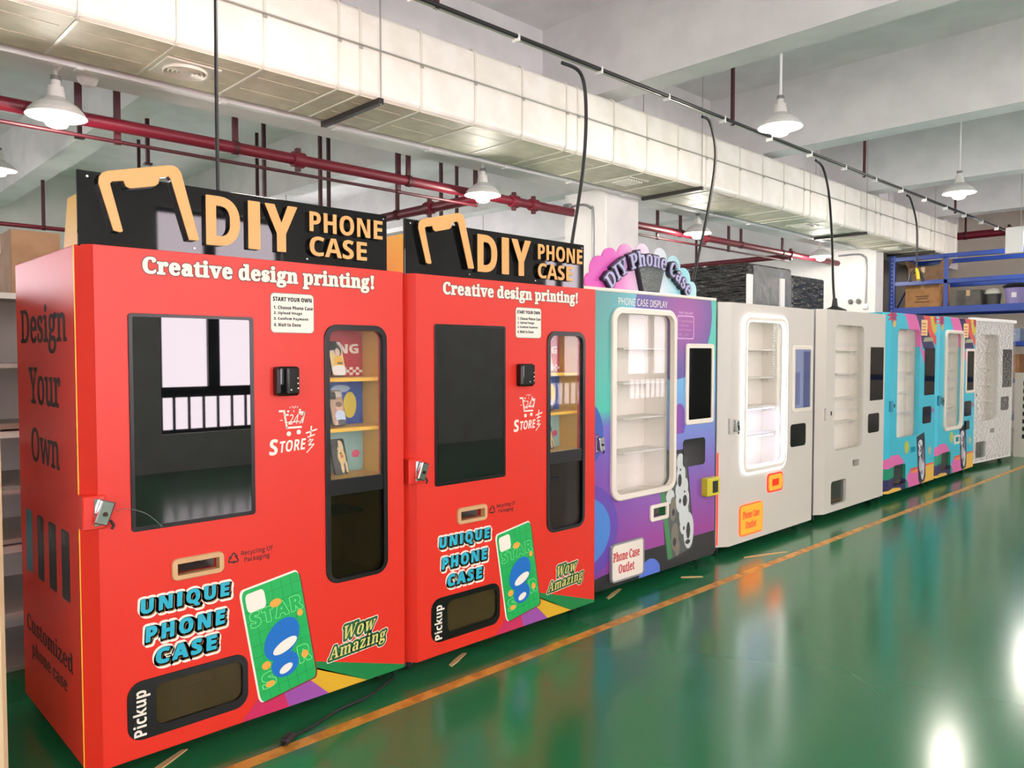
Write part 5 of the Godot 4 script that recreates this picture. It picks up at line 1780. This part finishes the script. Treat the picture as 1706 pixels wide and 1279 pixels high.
func build_goods() -> void:
	var pale := mt("cream_print", Color.WHITE)
	var z := -0.2035
	for q in [["first", 0.775], ["second", 2.168]]:
		var mx: float = q[1]
		var who := "the side-lettered machine" if q[0] == "first" else "the second red machine"
		phone_case("phone case with a yellow picture on the upper shelf in " + who, Vector3(mx + 1.10, 1.4535, -0.105), 0.26, 0.12, art_of(0), "case_art_0")
		phone_case("phone case with a child picture on the middle shelf in " + who, Vector3(mx + 1.10, 1.2285, -0.105), 0.26, 0.12, art_of(1), "case_art_1")
		phone_case("phone case with a cream dog picture on the bottom level in " + who, Vector3(mx + 1.11, 1.0058, -0.105), 0.26, 0.12, art_of(2), "case_art_2")
		sleeve("red case package with white letters on the upper shelf in " + who, Vector3(mx + 1.182, 1.4488, z), rgb8(196, 22, 44), Vector2(0.205, 0.222), func(t: Node3D) -> void:
			text_on(t, "ING", "Droid Sans+", Rect2(-0.06, 0.108, 0.14, 0.045), 0.0005, pale, 3.0)
			var l := []
			for i in 8:
				for j in 3:
					if (i + j) % 2 == 0:
						l.append({"o": MB.rr(-0.04 + i * 0.0175, 0.006 + j * 0.0125, -0.0225 + i * 0.0175, 0.0185 + j * 0.0125), "h": []})
			obj("check_print", letters(l, 0.0, 0.001), pale, t))
		sleeve("blue case package with a yellow disc on the middle shelf in " + who, Vector3(mx + 1.182, 1.2238, z), rgb8(18, 72, 170), Vector2(0.205, 0.20), func(t: Node3D) -> void:
			obj("disc_print", plate(disc(Vector2(0.03, 0.09), 0.036, 0.062), 0.0, 0.0008), mt("lemon_print", rgb8(226, 208, 60), 0.4), t)
			obj("pale_print", plate(disc(Vector2(-0.02, 0.168), 0.05, 0.018), 0.0, 0.001), mt("mist_print", rgb8(160, 184, 206), 0.4), t))
		sleeve("pale green package with a pink spot on the bottom level in " + who, Vector3(mx + 1.182, 1.0008, z), rgb8(150, 196, 190), Vector2(0.205, 0.19), func(t: Node3D) -> void:
			obj("spot_print", plate(disc(Vector2(0.06, 0.08), 0.022, 0.018), 0.0, 0.0008), mt("pink_spot_print", rgb8(222, 70, 120), 0.4), t))


func build_floor_bits() -> void:
	var black := mt("black_cable", Color.WHITE)
	var t := thing("power_cord", "black power cord with a plug trailing out from under the first red machine", "cord", Vector3.ZERO)
	var m := MB.new()
	m.tube(spline([Vector3(2.135, 0.03, -0.16), Vector3(2.125, 0.02, -0.06), Vector3(2.06, 0.007, -0.03), Vector3(1.92, 0.006, 0.03), Vector3(1.76, 0.006, 0.05), Vector3(1.62, 0.006, 0.10), Vector3(1.50, 0.01, 0.135)]), 0.006, 8)
	obj("cord", m, black, t)
	m = MB.new()
	m.xf = Transform3D(Basis(UP, 0.55), Vector3(1.475, 0.0, 0.145))
	m.box(Vector3(-0.035, 0.0, -0.016), Vector3(0.03, 0.028, 0.016), 0.008)
	m.box(Vector3(-0.056, 0.010, -0.010), Vector3(-0.034, 0.016, -0.006))
	m.box(Vector3(-0.056, 0.010, 0.006), Vector3(-0.034, 0.016, 0.010))
	obj("plug", m, black, t)
	var wood := mt("pale_scrap", rgb8(206, 170, 120), 0.6)
	for q in [["pale strip of packing scrap under the first red machine's front corner", 1.04, -0.02, 0.5, 0.13], ["pale strip of packing scrap under the second red machine's front edge", 2.50, -0.03, 0.42, 0.09], ["white strip of packing scrap under the purple machine's front corner", 3.93, -0.16, 0.3, 0.12], ["small leaf of tape on the floor beside the purple machine", 4.62, -0.02, -0.7, 0.08], ["long thin tape scrap on the floor before the glowing machine", 5.55, 0.04, -0.35, 0.22]]:
		var s := thing("packing_scrap", q[0], "scrap", Vector3(q[1], 0, q[2]), q[3])
		m = MB.new()
		m.extrude(pts([-q[4], -0.012, -q[4] * 0.3, -0.016, q[4], -0.008, q[4] * 0.9, 0.01, 0.0, 0.014, -q[4] * 0.9, 0.008]), [], 0.0, 0.004)
		var o := obj("scrap", m, wood, s)
		o.rotation.x = -PI / 2
	# thin scratches in the floor coat
	for q in [["long thin scratch in the green floor coat", [3.62, 1.62, 4.12, 1.02]], ["short pale scratch in the green floor coat", [6.2, 2.45, 6.5, 2.35]]]:
		var a := Vector2(q[1][0], q[1][1])
		var b := Vector2(q[1][2], q[1][3])
		var s := thing("floor_scratch", q[0], "scratch", Vector3.ZERO)
		m = MB.new()
		m.xf = Transform3D(Basis(Vector3(1, 0, 0), Vector3(0, 0, -1), Vector3(0, 1, 0)), Vector3.ZERO)
		var poly := PackedVector2Array()
		for p in stroke(a, b, 0.0022): poly.append(Vector2(p.x, -p.y))
		m.extrude(poly, [], 0.0, 0.0006)
		obj("scratch", m, mt("scratch_green", rgb8(60, 118, 84), 0.5), s)
